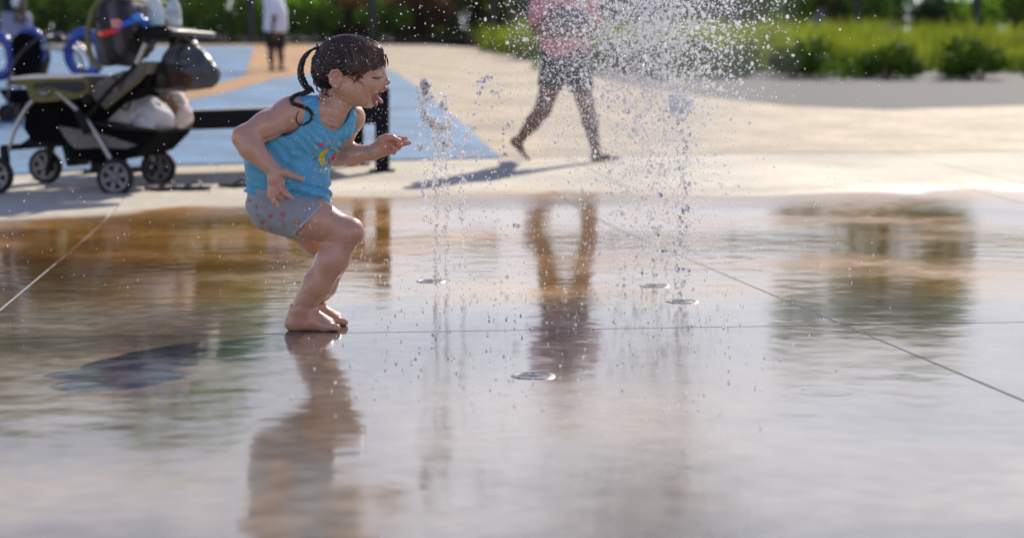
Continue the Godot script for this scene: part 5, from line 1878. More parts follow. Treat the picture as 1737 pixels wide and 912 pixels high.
		s.tube(line, ramp_radii(10, [0.3 / G, 0.7 / G, 0.7 / G, 0.3 / G]), 6)
	part("eyelashes", s.done(), paint(lin(0.02, 0.012, 0.01), 0.5), root)
	s = Shape.new()
	for sd in [1.0, -1.0]:
		var line := []
		for i in 10:
			var t := i / 9.0
			line.append(place * (head_front(head, lerpf(630.0, 651.5, t), lerpf(119.5, 118.6, t) - 2.2 * sin(t * PI * 0.9), sd) + g3(0, 0, -0.3 * sd)))
		s.tube(line, ramp_radii(10, [0.2 / G, 0.8 / G, 0.9 / G, 0.5 / G]), 6)
	part("eyebrows", s.done(), paint(lin(0.16, 0.085, 0.06), 0.8), root)
	var tong := Clay.new(g3(622, 148, -16), g3(656, 180, 16), 1.2)
	tong.cone(g3(628, 160, 0), g3(636, 161, 0), 8.5, 8.0, 3, false, Vector3(0.6, 0.8, 0).normalized(), 0.55)
	tong.cone(g3(636, 161, 0), g3(645.5, 170.0, 2.0), 8.0, 6.4, 3, false, Vector3(0.7, 0.7, 0).normalized(), 0.55)
	tong.cone(g3(634, 153, 0), g3(646, 166.5, 3.0), 1.0, 1.0, 3.0, true)
	var o2 := lists()
	tong.net(o2, place, func(_p: Vector3) -> Color: return Color(0.55, 0.20, 0.19))
	part("tongue", meshed(o2), tinted(0.2, {"clearcoat_enabled": true, "clearcoat": 0.8, "clearcoat_roughness": 0.1}), root)
	s = Shape.new()
	for i in 8:
		var a := (i - 3.5) / 3.5
		s.ball(place * g3(650.5 - 12.0 * a * a, 153.6 + 2.2 * a * a, 9.5 * a), Vector3(1.9, 2.4, 1.9) / G, Basis.IDENTITY, 5)
	part("teeth", s.done(), paint(lin(0.68, 0.64, 0.56), 0.3), root)
	s = Shape.new()
	s.ball(place * g3(573.5, 145.5, 48.5), Vector3(2.1, 2.1, 2.1) / G, Basis.IDENTITY, 6)
	part("earring", s.done(), paint(lin(0.85, 0.85, 0.85), 0.15, {"metallic": 0.6}), root)

	# --- tank top
	var arm_n := [g3(486, 191, 24), g3(484, 192, 130), 35.0]
	var arm_f := [g3(602, 196, -40), g3(622, 200, -110), 26.0]
	var neck_c := g3(571, 176, 20)
	var neck_r := Vector3(31, 46, 44)
	var neck_b := Basis(Vector3(0, 0, 1), -0.30)
	var top := Clay.new(g3(410, 150, -76), g3(618, 350, 84), 2.3)
	torso_bits.call(top, 4.0)
	top.cone(g3(540, 184, 28), g3(500, 194, 40), 22, 26, 14)
	top.cone(g3(498, 226, 30), g3(462, 270, 24), 34, 40, 24)
	top.cone(g3(462, 270, 20), g3(470, 320, 10), 40, 50, 20)
	top.cone(g3(512, 310, 14), g3(522, 352, 12), 46, 44, 18)
	top.cone(g3(588, 186, -18), g3(584, 222, -8), 14, 15, 12)
	var folds := func(p: Vector3) -> float:
		var q := torso.transposed() * (p - g3(500, 270, 0))
		var n := grain.get_noise_3dv(p * 0.018)
		var rip := sin(q.y * 0.42 + q.x * 0.16 + n * 5.0) * (0.35 + 0.75 * smoothstep(-0.3, 0.5, grain.get_noise_3dv(p * 0.011 + Vector3(7, 0, 0))))
		var low := smoothstep(-290.0, -325.0, p.y)
		return 0.95 * rip + low * 3.2 * sin(p.y * 0.36 + p.x * 0.05 + 3.0 * n) + 1.6 * grain.get_noise_3dv(p * 0.03)
	top.ruffle(folds)
	top.cone(arm_n[0], arm_n[1], arm_n[2], arm_n[2] + 6.0, 2, true)
	top.cone(arm_f[0], arm_f[1], arm_f[2], arm_f[2] + 8.0, 2, true)
	top.lump(neck_c, neck_r, 2, neck_b, true)
	top.shave(g3(421, 324, 0), Vector3(-0.125, -1, 0.0))
	top.shave(g3(545, 161, 0), Vector3(0.0, 1, 0.0))
	o2 = lists()
	var blue := func(p: Vector3) -> Color:
		var c := Color(0.105, 0.42, 0.62) * (0.96 + 0.22 * grain.get_noise_3dv(p * 0.016) + 0.08 * grain.get_noise_3dv(p * 0.05))
		var q := neck_b.transposed() * (p - neck_c)
		var edge := ((q / neck_r).length() - 1.0) * 36.0
		var a: Vector3 = Geometry3D.get_closest_point_to_segment(p, arm_n[0], arm_n[1])
		edge = minf(edge, p.distance_to(a) - float(arm_n[2]) - 2.0)
		if edge < 4.6:
			c = Color(0.10, 0.46, 0.68) if edge > 1.4 and edge < 3.6 else Color(0.05, 0.30, 0.50)
		return c
	top.net(o2, place, blue)
	var knit := tinted(0.55, {"normal_enabled": true, "normal_texture": noise_tex(0.12, 14, 256, 1.5), "uv1_triplanar": true, "uv1_scale": Vector3.ONE * 8.0, "rim_enabled": true, "rim": 0.25, "backlight_enabled": true, "backlight": Color(0.18, 0.22, 0.25)})
	var shirt := part("tank_top", meshed(o2), knit, root)
	# stitched seam beside neck and arm openings
	shirt_print(shirt, top, place)

	# --- shorts
	var pants := Clay.new(g3(412, 300, -84), g3(592, 412, 96), 2.3)
	pants.lump(g3(474, 342, 0), Vector3(57, 46, 52), 16, lean)
	pants.cone(g3(466, 346, 24), g3(535, 371, 36), 46, 40.5, 12)
	pants.cone(g3(484, 350, -28), g3(540, 398, -34), 43, 35, 14)
	pants.ruffle(func(p: Vector3) -> float: return 1.5 * grain.get_noise_3dv(p * 0.035) + 0.8 * sin(p.x * 0.16 + p.y * 0.22 + 4.0 * grain.get_noise_3dv(p * 0.012)))
	# hems: cut square to each thigh, with a wavy edge
	pants.ruffle(func(_p: Vector3) -> float: return 0.0)
	var hem_n := g3(522, 366, 36)
	var dir_n := (kn_n - hp_n).normalized()
	dir_n = Vector3(dir_n.x, dir_n.y + 0.28, dir_n.z).normalized()
	for z in pants.nz:
		for y in pants.ny:
			for x in pants.nx:
				var i := (z * pants.ny + y) * pants.nx + x
				if pants.d[i] > 12.0:
					continue
				var p := pants.lo + Vector3(x, y, z) * pants.h
				var near_side := p.z > -4.0 - (p.y + 360.0) * 0.1
				var e: float
				if near_side:
					e = (p - g3(511, 386, 36)).dot(Vector3(0.70, -0.70, 0.0).rotated(Vector3(0, 0, 1), 0.05)) + 0.9 * sin(p.y * 0.55 + p.z * 0.4)
				else:
					e = (p - g3(542, 386, -34)).dot(Vector3(0.74, -0.67, 0.0)) + 0.9 * sin(p.y * 0.55 + p.z * 0.4)
				pants.d[i] = maxf(pants.d[i], e)
	o2 = lists()
	pants.net(o2, place, func(p: Vector3) -> Color: return Color(0.33, 0.335, 0.36) * (1.0 + 0.10 * grain.get_noise_3dv(p * 0.06)))
	var jersey := tinted(0.75, {"normal_enabled": true, "normal_texture": noise_tex(0.12, 15, 256, 1.5), "uv1_triplanar": true, "uv1_scale": Vector3.ONE * 8.0, "rim_enabled": true, "rim": 0.25})
	var sh := part("shorts", meshed(o2), jersey, root)
	var pr := Shape.new()
	var marks := [[466, 361, "heart", Color(0.60, 0.06, 0.05), 4.6], [487, 358, "heart", Color(0.60, 0.02, 0.22), 5.2], [511, 370, "flower", Color(0.65, 0.16, 0.02), 5.5], [488, 377, "flower", Color(0.42, 0.12, 0.06), 4.4], [440, 346, "flower", Color(0.24, 0.22, 0.24), 4.6], [450, 372, "heart", Color(0.42, 0.10, 0.10), 4.4], [444, 361, "flower", Color(0.22, 0.24, 0.34), 3.6], [493, 331, "heart", Color(0.40, 0.10, 0.20), 4.0], [429, 336, "heart", Color(0.45, 0.12, 0.14), 3.6], [462, 383, "flower", Color(0.40, 0.30, 0.10), 3.6], [530, 345, "heart", Color(0.62, 0.30, 0.12), 3.0]]
	for m in marks:
		pr.tint = Color(m[3]).lerp(Color(0.33, 0.335, 0.36), 0.28)
		if m[2] == "heart":
			stamp(pr, pants, place, heart(m[0], m[1], m[4]), 0.5)
		else:
			stamp(pr, pants, place, petals(m[0], m[1], m[4], 5), 0.5)
			pr.tint = Color(0.65, 0.5, 0.08)
			stamp(pr, pants, place, disc(m[0], m[1], m[4] * 0.32), 0.9)
	part("print", pr.done(), tinted(0.75), sh)
	# frilled lace at the hem
	s = Shape.new()
	var frill := []
	for i in 40:
		var a := TAU * i / 40
		frill.append([a, 0.9 + 1.3 * sin(a * 11.0)])
	for i in 26:
		var t := i / 25.0
		var x := lerpf(501, 551, t)
		var y := lerpf(392, 342, t) + sin(t * 3.0) * 2.0
		var z := pants.front(x - 3.0, -y - 1.5)
		if z < -100.0:
			continue
		s.ball(place * g3(x - 1.2, y + 1.0 + 0.5 * sin(i * 2.4), z - 0.3), Vector3(1.9, 1.7, 1.2) / G, Basis(Vector3(0, 0, 1), i * 1.1), 4)
	for i in 14:
		s.ball(place * g3(494 + rng.randf_range(-6, 6), 394 + i * 0.7 + rng.randf_range(-1, 1), 20 + rng.randf_range(-8, 8)), Vector3(2.2, 2.2, 2.0) / G, Basis.IDENTITY, 4)
	part("lace_hem", s.done(), paint(lin(0.55, 0.57, 0.62), 0.8), sh)

	girl_hair(root, head, body, top, place)


func head_front(head: Clay, x: float, y: float, side: float) -> Vector3:
	var z := head.front(x, -y)
	if z < -100.0:
		z = 6.0
	return Vector3(x, -y, z * side)


# flat printed shapes, as outlines in the layout's x and y, laid onto the cloth
func heart(x: float, y: float, r: float) -> Array:
	var out := []
	for i in 16:
		var t := TAU * i / 16
		out.append(Vector2(x + r * pow(sin(t), 3.0), y - r * (0.81 * cos(t) - 0.31 * cos(2 * t) - 0.12 * cos(3 * t) - 0.06 * cos(4 * t))))
	return out


func petals(x: float, y: float, r: float, n: int) -> Array:
	var out := []
	for i in n * 5:
		var t := TAU * i / (n * 5)
		var q := r * (0.72 + 0.28 * cos(t * n))
		out.append(Vector2(x + q * cos(t), y + q * sin(t)))
	return out


func disc(x: float, y: float, r: float, ry := 0.0, turn := 0.0) -> Array:
	var out := []
	for i in 14:
		var t := TAU * i / 14
		out.append(Vector2(x, y) + Vector2(r * cos(t), (ry if ry > 0.0 else r) * sin(t)).rotated(turn))
	return out


func stamp(s: Shape, cloth: Clay, place: Transform3D, outline: Array, lift: float) -> void:
	var c := Vector2.ZERO
	for p in outline:
		c += p
	c /= outline.size()
	var rings := [outline]
	var lay := func(p: Vector2) -> Vector3:
		var z := cloth.front(p.x, -p.y)
		return Vector3(p.x, -p.y, z + lift)
	var up := func(p: Vector3) -> Vector3:
		var e := 1.5
		return Vector3(cloth.sample(p + Vector3(e, 0, 0)) - cloth.sample(p - Vector3(e, 0, 0)), cloth.sample(p + Vector3(0, e, 0)) - cloth.sample(p - Vector3(0, e, 0)), cloth.sample(p + Vector3(0, 0, e)) - cloth.sample(p - Vector3(0, 0, e))).normalized()
	var steps := 3
	for i in outline.size():
		var a: Vector2 = outline[i]
		var b: Vector2 = outline[(i + 1) % outline.size()]
		for k in steps:
			var f0 := float(k) / steps
			var f1 := float(k + 1) / steps
			var q := [lay.call(c.lerp(a, f0)), lay.call(c.lerp(b, f0)), lay.call(c.lerp(b, f1)), lay.call(c.lerp(a, f1))]
			var ok := true
			for p in q:
				if p.z < -200.0 or absf(p.z - q[2].z) > 14.0:
					ok = false
			if not ok:
				continue
			for o in [[0, 1, 2], [0, 2, 3]]:
				if k == 0 and o[1] == 1:
					continue
				for j in o:
					var n: Vector3 = up.call(q[j])
					s.v(place * (q[j] + n * lift), n)


func shirt_print(shirt: Node3D, top: Clay, place: Transform3D) -> void:
	var s := Shape.new()
	# yellow crescent of fruit, with a face
	s.tint = Color(0.70, 0.52, 0.05)
	var moon := []
	for i in 13:
		var t := lerpf(-2.25, 1.25, i / 12.0)
		moon.append(Vector2(561, 267) + Vector2(-cos(t) * 17.5, sin(t) * 17.0).rotated(0.35))
	for i in 11:
		var t := lerpf(1.1, -2.0, i / 10.0)
		moon.append(Vector2(566.5, 265) + Vector2(-cos(t) * 13.0, sin(t) * 14.5).rotated(0.35))
	var half := moon.size() / 2
	for i in 12:
		var a0: Vector2 = moon[i]
		var a1: Vector2 = moon[i + 1]
		var b0: Vector2 = moon[moon.size() - 1 - mini(i * 10 / 12, 10)]
		var b1: Vector2 = moon[moon.size() - 1 - mini((i + 1) * 10 / 12, 10)]
		stamp(s, top, place, [a0, a1, b1, b0] if b0.distance_to(b1) > 0.1 else [a0, a1, b1], 0.5)
	s.tint = Color(0.25, 0.12, 0.03)
	stamp(s, top, place, disc(549.5, 263.5, 1.0), 0.8)
	stamp(s, top, place, disc(554.0, 262.0, 1.0), 0.8)
	# pink round fruit, green leaf, dark eyes
	s.tint = Color(0.68, 0.10, 0.18)
	stamp(s, top, place, disc(567.5, 268.5, 11.5, 6.6, -0.95), 0.6)
	s.tint = Color(0.74, 0.45, 0.12)
	stamp(s, top, place, disc(570.5, 267.5, 2.6, 2.6), 0.8)
	s.tint = Color(0.02, 0.02, 0.02)
	stamp(s, top, place, disc(565.6, 267.6, 1.7, 1.2, -0.5), 0.9)
	stamp(s, top, place, disc(571.0, 267.3, 1.5, 1.1, -0.5), 0.9)
	s.tint = Color(0.30, 0.48, 0.06)
	stamp(s, top, place, disc(573.0, 257.0, 4.2, 1.6, -0.2), 0.7)
	# sprigs and specks
	for e in [[561.5, 251.5, Color(0.30, 0.10, 0.50), 2.6], [565, 248.5, Color(0.62, 0.50, 0.05), 2.3], [559.5, 248.5, Color(0.45, 0.12, 0.5), 2.0], [565, 254.0, Color(0.28, 0.10, 0.5), 1.8], [538.5, 257.5, Color(0.62, 0.30, 0.05), 2.2], [536, 258.5, Color(0.4, 0.08, 0.4), 1.8], [528, 267.5, Color(0.35, 0.5, 0.25), 1.6], [533, 270.5, Color(0.35, 0.2, 0.55), 1.5], [540, 282, Color(0.1, 0.4, 0.3), 1.6], [532, 276, Color(0.5, 0.45, 0.5), 1.3]]:
		s.tint = e[2]
		stamp(s, top, place, petals(e[0], e[1], e[3], 5), 0.6)
	s.tint = Color(0.01, 0.05, 0.08)
	for e in [[537.5, 267.5, 3.4, -0.7], [541.5, 265.6, 3.0, -0.2], [577, 251, 3.0, 0.6]]:
		stamp(s, top, place, disc(e[0], e[1], e[2], 0.7, e[3]), 0.6)
	# lettering on two arcs, with a heart in the upper one
	s.tint = Color(0.66, 0.10, 0.18)
	stamp(s, top, place, heart(549.0, 243.5, 5.0), 0.7)
	s.tint = Color(0.50, 0.58, 0.60)
	arc_text(s, top, place, "I", Vector2(563, 272), 33.0, -2.36, 7.0)
	arc_text(s, top, place, "MY FRUITS", Vector2(563, 272), 32.5, -1.80, 7.4)
	arc_text(s, top, place, "& BERRIES", Vector2(556, 250), -38.0, 2.12, 6.6)
	part("print", s.done(), tinted(0.6), shirt)


func arc_text(s: Shape, top: Clay, place: Transform3D, what: String, c: Vector2, r: float, start: float, size: float) -> void:
	var a := start
	for ch in what:
		if ch == " ":
			a += 0.35 * size / absf(r) * signf(r)
			continue
		var q := text_shape(ch, 64, size / 46.0)
		var w := 0.0
		for p in q:
			w = maxf(w, absf(p.x))
		var step := (2.0 * w + size * 0.14) / absf(r) * signf(r)
		a += step * 0.5
		var out := Vector2(cos(a), sin(a))
		var right := Vector2(-sin(a), cos(a)) * signf(r)
		var up := out * signf(r)
		for i in range(0, q.size(), 3):
			var tri := []
			for k in 3:
				var p: Vector3 = q[i + k]
				var l := c + out * absf(r) + right * p.x + up * p.y
				var z := top.front(l.x, -l.y)
				tri.append(Vector3(l.x, -l.y, z + 0.7))
			if absf(tri[0].z - tri[1].z) > 8.0 or absf(tri[0].z - tri[2].z) > 8.0 or tri[0].z < -200.0:
				continue
			var e := 2.0
			var m: Vector3 = tri[0]
			var n := Vector3(top.sample(m + Vector3(e, 0, 0)) - top.sample(m - Vector3(e, 0, 0)), top.sample(m + Vector3(0, e, 0)) - top.sample(m - Vector3(0, e, 0)), top.sample(m + Vector3(0, 0, e)) - top.sample(m - Vector3(0, 0, e))).normalized()
			for p in tri:
				s.v(place * (p + n * 0.3), n)
		a += step * 0.5


func girl_hair(root: Node3D, head: Clay, body: Clay, top: Clay, place: Transform3D) -> void:
	var c0 := g3(592, 110, 0)
	var tie := g3(545, 84, 4)
	var cap := Clay.new(g3(522, 52, -58), g3(672, 170, 58), 2.0)
	cap.lump(g3(589, 110, 0), Vector3(56, 50, 47.5), 6)
	cap.lump(g3(614, 108, 0), Vector3(44, 43, 40), 8)
	cap.lump(g3(560, 120, 0), Vector3(30, 34, 38), 10)
	# open the face, the ears and below the nape
	cap.lump(g3(665, 140, 0), Vector3(59, 54, 80), 3, Basis(Vector3(0, 0, 1), 0.12), true)
	cap.lump(g3(606, 152, 0), Vector3(38, 30, 80), 3, Basis.IDENTITY, true)
	for s in [1.0, -1.0]:
		cap.lump(g3(575, 137, 46 * s), Vector3(14, 20, 16), 2, Basis.IDENTITY, true)
	cap.shave(g3(545, 157, 0), Vector3(-0.25, -1, 0))
	cap.ruffle(func(p: Vector3) -> float:
		var q := p - tie
		var around := atan2(q.z, -q.y * 0.7 + q.x * 0.25)
		return 0.7 * sin(around * 64.0 + 4.0 * grain.get_noise_3dv(p * 0.05)) + 1.0 * grain.get_noise_3dv(p * 0.06))
	var tone := func(p: Vector3) -> Color:
		var f := 1.0 + 0.5 * grain.get_noise_3dv(Vector3(p.x * 0.02, p.y * 0.1, p.z * 0.1))
		return Color(0.020, 0.012, 0.008) * f * lerpf(0.8, 1.8, smoothstep(590.0, 650.0, p.x))  # browner towards the brow: sunlight on the hair put into the colour
	var out := lists()
	cap.net(out, place, tone)
	var wet := tinted(0.27, {"metallic_specular": 0.45, "backlight_enabled": true, "backlight": Color(0.10, 0.06, 0.04)})
	var hair := part("hair", meshed(out), wet, root)

	var r := RandomNumberGenerator.new()
	r.seed = 12
	var s := Shape.new()
	var dir_to := func(p: Vector3) -> Vector3: return (p - c0).normalized()
	var surface := func(dir: Vector3, lift: float) -> Vector3:
		var a := head.outward(c0, dir, 75.0)
		var b := cap.outward(c0, dir, 75.0)
		return (a if a.distance_to(c0) > b.distance_to(c0) else b) + dir * lift
	# combed back to the tie
	for i in 560:
		var ang := r.randf_range(-PI, PI)
		var start: Vector3
		if i < 420:
			var t := r.randf()
			start = g3(lerpf(656, 596, t), lerpf(92, 62, t) + r.randf_range(0, 34.0) * t, r.randf_range(-8, 52))
		else:
			start = g3(r.randf_range(538, 562), r.randf_range(104, 150), r.randf_range(10, 50)) if i % 3 else g3(r.randf_range(562, 604), r.randf_range(96, 117), r.randf_range(34, 50))
		var d0: Vector3 = dir_to.call(start)
		var d1: Vector3 = dir_to.call(tie + g3(0, r.randf_range(-6, 6), r.randf_range(-7, 9)))
		var pts := []
		var steps := 9
		var sway := r.randf_range(-0.07, 0.07)
		for k in steps + 1:
			var f := float(k) / steps
			var d := d0.slerp(d1, f)
			d = (d + Vector3(0, sway * sin(f * PI), sway * 0.5 * sin(f * 5.0))).normalized()
			pts.append(place * surface.call(d, 0.5))
		var b := r.randf_range(0.5, 1.7)
		s.tint = Color(0.042, 0.024, 0.015) * b
		var w := r.randf_range(0.4, 1.25) / G
		s.tube(pts, ramp_radii(steps + 1, [w * 0.5, w, w, w * 0.9]), 5)
	# wet locks swept over the brow and temple, each running together to a point
	var locks := [[[600, 66], [625, 75], [639, 88], [640, 102], [632, 115], [620, 124], [610, 129]], [[604, 66], [632, 76], [647, 90], [646, 104], [640, 112], [634, 120]], [[610, 66], [640, 78], [655, 92], [657, 104], [655, 115]], [[612, 65], [645, 80], [659, 95], [661, 106], [659, 114]], [[596, 68], [614, 80], [622, 95], [620, 110], [611, 122], [601, 130]], [[590, 70], [604, 84], [609, 100], [605, 115], [598, 127]], [[608, 66], [636, 77], [650, 91], [651, 102]], [[585, 74], [594, 90], [597, 107], [593, 121]], [[600, 67], [620, 78], [632, 92], [631, 106], [624, 117], [615, 124], [608, 136]], [[603, 66], [628, 74], [643, 86], [644, 98], [637, 109], [627, 117]], [[594, 68], [609, 80], [616, 96], [614, 111], [606, 124]], [[606, 65], [642, 77], [657, 90], [660, 100]], [[598, 67], [622, 76], [636, 90], [637, 101], [630, 110], [621, 117], [613, 126]]]
	for e in locks:
		var many := 20
		for rep in many:
			var jx := r.randfn() * 3.6
			var jy := r.randfn() * 2.2
			var pts := []
			var n: int = e.size()
			var cut := 1.0 - 0.18 * r.randf()
			for k in n:
				var f := float(k) / (n - 1)
				var wide := 1.25 - 0.95 * f
				var x: float = e[k][0] + jx * wide
				var y: float = e[k][1] + jy * wide
				if k == n - 1:
					x = lerpf(e[k - 1][0] + jx * wide, x, cut)
					y = lerpf(e[k - 1][1] + jy * wide, y, cut)
				var z := maxf(head.front(x, -y), cap.front(x, -y))
				if z < -100.0:
					z = 3.0 + absf(jx)
				var dd: Vector3 = dir_to.call(g3(x, y, maxf(z, 2.0)))
				pts.append(place * surface.call(dd, 0.4 + 0.9 * r.randf()))
			s.tint = Color(0.075, 0.040, 0.023) * r.randf_range(0.3, 2.2)
			var w := r.randf_range(0.35, 0.95) / G
			var cv := curve(pts, 4)
			s.tube(cv, ramp_radii(cv.size(), [w * 0.6, w, w, w * 0.8, w * 0.25]), 5)
	# loose wisps reaching past the hairline
	for e in [[[636, 100], [630, 113], [621, 122], [611, 131], [606, 140]], [[640, 98], [637, 110], [630, 119], [621, 126]], [[646, 95], [648, 105], [644, 115], [640, 119]], [[650, 93], [655, 103], [654, 114]], [[654, 92], [660, 102], [660, 112]], [[643, 96], [645, 108], [640, 114]], [[622, 108], [618, 120], [611, 128]], [[614, 110], [609, 122], [602, 131]], [[606, 112], [602, 124], [596, 132]], [[598, 112], [596, 122], [592, 128]], [[630, 104], [626, 117], [616, 127], [613, 135]], [[638, 100], [641, 110], [636, 118]], [[648, 94], [651, 108], [649, 117]], [[633, 102], [628, 116], [622, 121]], [[656, 94], [658, 108]], [[618, 112], [615, 126], [617, 134]]]:
		for rep in 3:
			var pts := []
			var jx := r.randfn() * 1.3
			for q in e:
				var x: float = q[0] + jx + r.randfn() * 0.4
				var y: float = q[1] + r.randfn() * 0.8
				var z := head.front(x, -y)
				pts.append(place * (g3(x, y, z + 0.5) if z > -100.0 else g3(x - 1.0, y, 4.0 + rep * 3.0)))
			var cv := curve(pts, 5)
			s.tint = Color(0.06, 0.032, 0.019) * r.randf_range(0.4, 1.6)
			s.tube(cv, ramp_radii(cv.size(), [1.0 / G, 0.85 / G, 0.6 / G, 0.25 / G]), 5)
	# mirror side, seen only from elsewhere
	for i in 60:
		var x := r.randf_range(598, 655)
		var y := r.randf_range(104, 126)
		var d1: Vector3 = dir_to.call(g3(x, y, -r.randf_range(14, 38)))
		var d0: Vector3 = dir_to.call(g3(lerpf(x, 596, 0.78), 60, -r.randf_range(2, 18)))
		var pts := []
		for k in 9:
			pts.append(place * surface.call(d0.slerp(d1, k / 8.0), 0.7))
		s.tint = Color(0.06, 0.034, 0.022) * r.randf_range(0.5, 1.6)
		var w := r.randf_range(0.7, 1.6) / G
		s.tube(pts, ramp_radii(9, [w * 0.6, w, w, w * 0.3]), 5)
	# a stray lock on the cheek, short ends at the nape, flyaways on top
	for e in [[[607, 130], [612, 138], [618, 141], [621, 147]], [[600, 132], [604, 137], [603, 142]]]:
		var pts := []
		for q in e:
			pts.append(place * (head_front(head, q[0], q[1], 1.0) + g3(0, 0, 0.4)))
		s.tint = Color(0.07, 0.03, 0.018)
		s.tube(curve(pts, 5), ramp_radii((pts.size() - 1) * 5 + 1, [1.0 / G, 0.8 / G, 0.4 / G]), 5)
	for i in 26:
		var x := r.randf_range(556, 640)
		var p0: Vector3 = surface.call(dir_to.call(g3(x, 60, r.randf_range(-10, 30))), 0.0)
		s.tint = Color(0.12, 0.07, 0.045)
		var tipp := p0 + Vector3(r.randf_range(-9, 5), r.randf_range(0.5, 4.5), r.randf_range(-3, 6))
		s.tube([place * p0, place * (p0.lerp(tipp, 0.5) + Vector3(0, 1.6, 0)), place * tipp], [0.4 / G, 0.35 / G, 0.2 / G], 4)
	for q in [[536, 118], [540, 130], [545, 140], [552, 146], [560, 148]]:
		var p0: Vector3 = cap.outward(c0, dir_to.call(g3(q[0], q[1], 24)), 75.0)
		s.tint = Color(0.035, 0.02, 0.014)
		s.tube(curve([place * p0, place * (p0 + g3(-3, 9, 3)), place * (p0 + g3(2, 15, 3)), place * (p0 + g3(7, 13, 3))], 4), ramp_radii(13, [1.6 / G, 1.2 / G, 0.6 / G]), 5)
	part("strands", s.done(), wet, hair)

	# ponytail
	var tail := Shape.new()
	var spine := [g3(548, 82, 5), g3(536, 83, 7), g3(524, 91, 9), g3(515, 106, 11), g3(512.5, 124, 14), g3(517, 138, 18), g3(525, 149, 26), g3(531, 153, 36)]
	var fine := curve(spine, 7)
	for k in 16:
		var ph := TAU * k / 16
		var pts := []
		var n := fine.size()
		for i in n:
			var f := float(i) / (n - 1)
			var rad := 5.4 * (0.75 + 0.45 * sin(minf(f * 2.4, 1.0) * PI * 0.5)) * (1.0 - 0.30 * f) * (0.45 + 0.55 * absf(sin(k * 1.7)))
			var a := ph + f * 2.2
			pts.append(place * (fine[i] + Vector3(cos(a) * rad * 0.8, cos(a) * rad * 0.4, sin(a) * rad)))
		tail.tint = Color(0.022, 0.014, 0.010) * (0.7 + 0.6 * absf(sin(k * 2.3)))
		for i in n:
			pts[i] += Vector3(r.randfn(), r.randfn(), r.randfn()) * 0.35 / G
		tail.tube(pts, ramp_radii(n, [1.5 / G, 2.0 / G, 2.0 / G, 1.6 / G]), 6)
	var over := func(x: float, y: float, lift: float) -> Vector3:
		var z := maxf(maxf(top.front(x, -y), body.front(x, -y)), 38.0)
		return Vector3(x, -y, z + lift)
	# the two wet ends lying over the shoulder
	var lock := [g3(531, 153, 36), over.call(523, 157, 4.0), over.call(511, 160.5, 4.0), over.call(503, 166, 3.6), over.call(506, 174, 3.2), over.call(517, 178, 3.0), over.call(529, 183, 2.6), over.call(536, 192, 2.4), over.call(534, 202, 2.0), over.call(524, 209, 1.6), over.call(515, 211, 1.2)]
	for k in 4:
		var pts := []
		for i in lock.size():
			var a := k * 1.57 + i * 0.8
			var w := lerpf(2.0, 0.4, float(i) / lock.size())
			pts.append(place * (lock[i] + Vector3(cos(a), sin(a), 0.4 * sin(a)) * w))
		var cv := curve(pts, 6)
		tail.tint = Color(0.018, 0.012, 0.009) * (0.8 + 0.25 * k)
		tail.tube(cv, ramp_radii(cv.size(), [3.0 / G, 2.9 / G, 2.4 / G, 2.2 / G, 1.5 / G, 0.6 / G]), 6)
	var thin := [over.call(516, 211, 1.4), over.call(512, 205, 1.4), over.call(511, 198, 1.4), over.call(513, 191, 1.4), over.call(516, 187, 1.2)]
	var pts2 := []
	for p in thin:
		pts2.append(place * p)
	tail.tube(curve(pts2, 5), ramp_radii(21, [0.9 / G, 0.8 / G, 0.5 / G]), 5)
	var second := [g3(527, 146, 30), g3(533, 150, 34), g3(537, 156, 38), g3(535, 150, 40), g3(531, 146, 38)]
	pts2 = []
	for p in second:
		pts2.append(place * p)
	tail.tube(curve(pts2, 5), [1.6 / G], 6)
	var pony := part("ponytail", tail.done(), wet, root)
	var band := Shape.new()
	var loop := []
	var ax := (g3(536, 83, 7) - g3(548, 82, 5)).normalized()
	var u := ax.cross(Vector3(0, 0, 1)).normalized()
	var v := ax.cross(u)
	for k in 18:
		loop.append(place * (g3(541, 82.5, 6) + (u * cos(TAU * k / 18) + v * sin(TAU * k / 18)) * 6.6))
	band.tube(loop, [1.9 / G], 7, true)
	part("hair_tie", band.done(), paint(lin(0.012, 0.012, 0.014), 0.8), pony)


# ------------------------------------------------------------------ water in the air
func bead(r: RandomNumberGenerator, size: float) -> Transform3D:
	var b := Basis.from_euler(Vector3(r.randf() * TAU, r.randf() * TAU, r.randf() * TAU))
	return Transform3D(b.scaled(Vector3(size * r.randf_range(0.7, 1.25), size * r.randf_range(0.7, 1.45), size * r.randf_range(0.7, 1.25))))


func drops(called: String, places: Array, mesh: Mesh, mat: Material, parent: Node3D) -> MultiMeshInstance3D:
	var mm := MultiMesh.new()
	mm.transform_format = MultiMesh.TRANSFORM_3D
	mm.mesh = mesh
	mm.instance_count = places.size()
	for i in places.size():
		mm.set_instance_transform(i, places[i])
	var o := MultiMeshInstance3D.new()
	o.name = numbered(called) if parent == self else called
	o.multimesh = mm
	o.material_override = mat
	parent.add_child(o, true)
	if parent != self:
		o.position = -parent.position
	tag(o, "", "", "", "stuff")
	return o


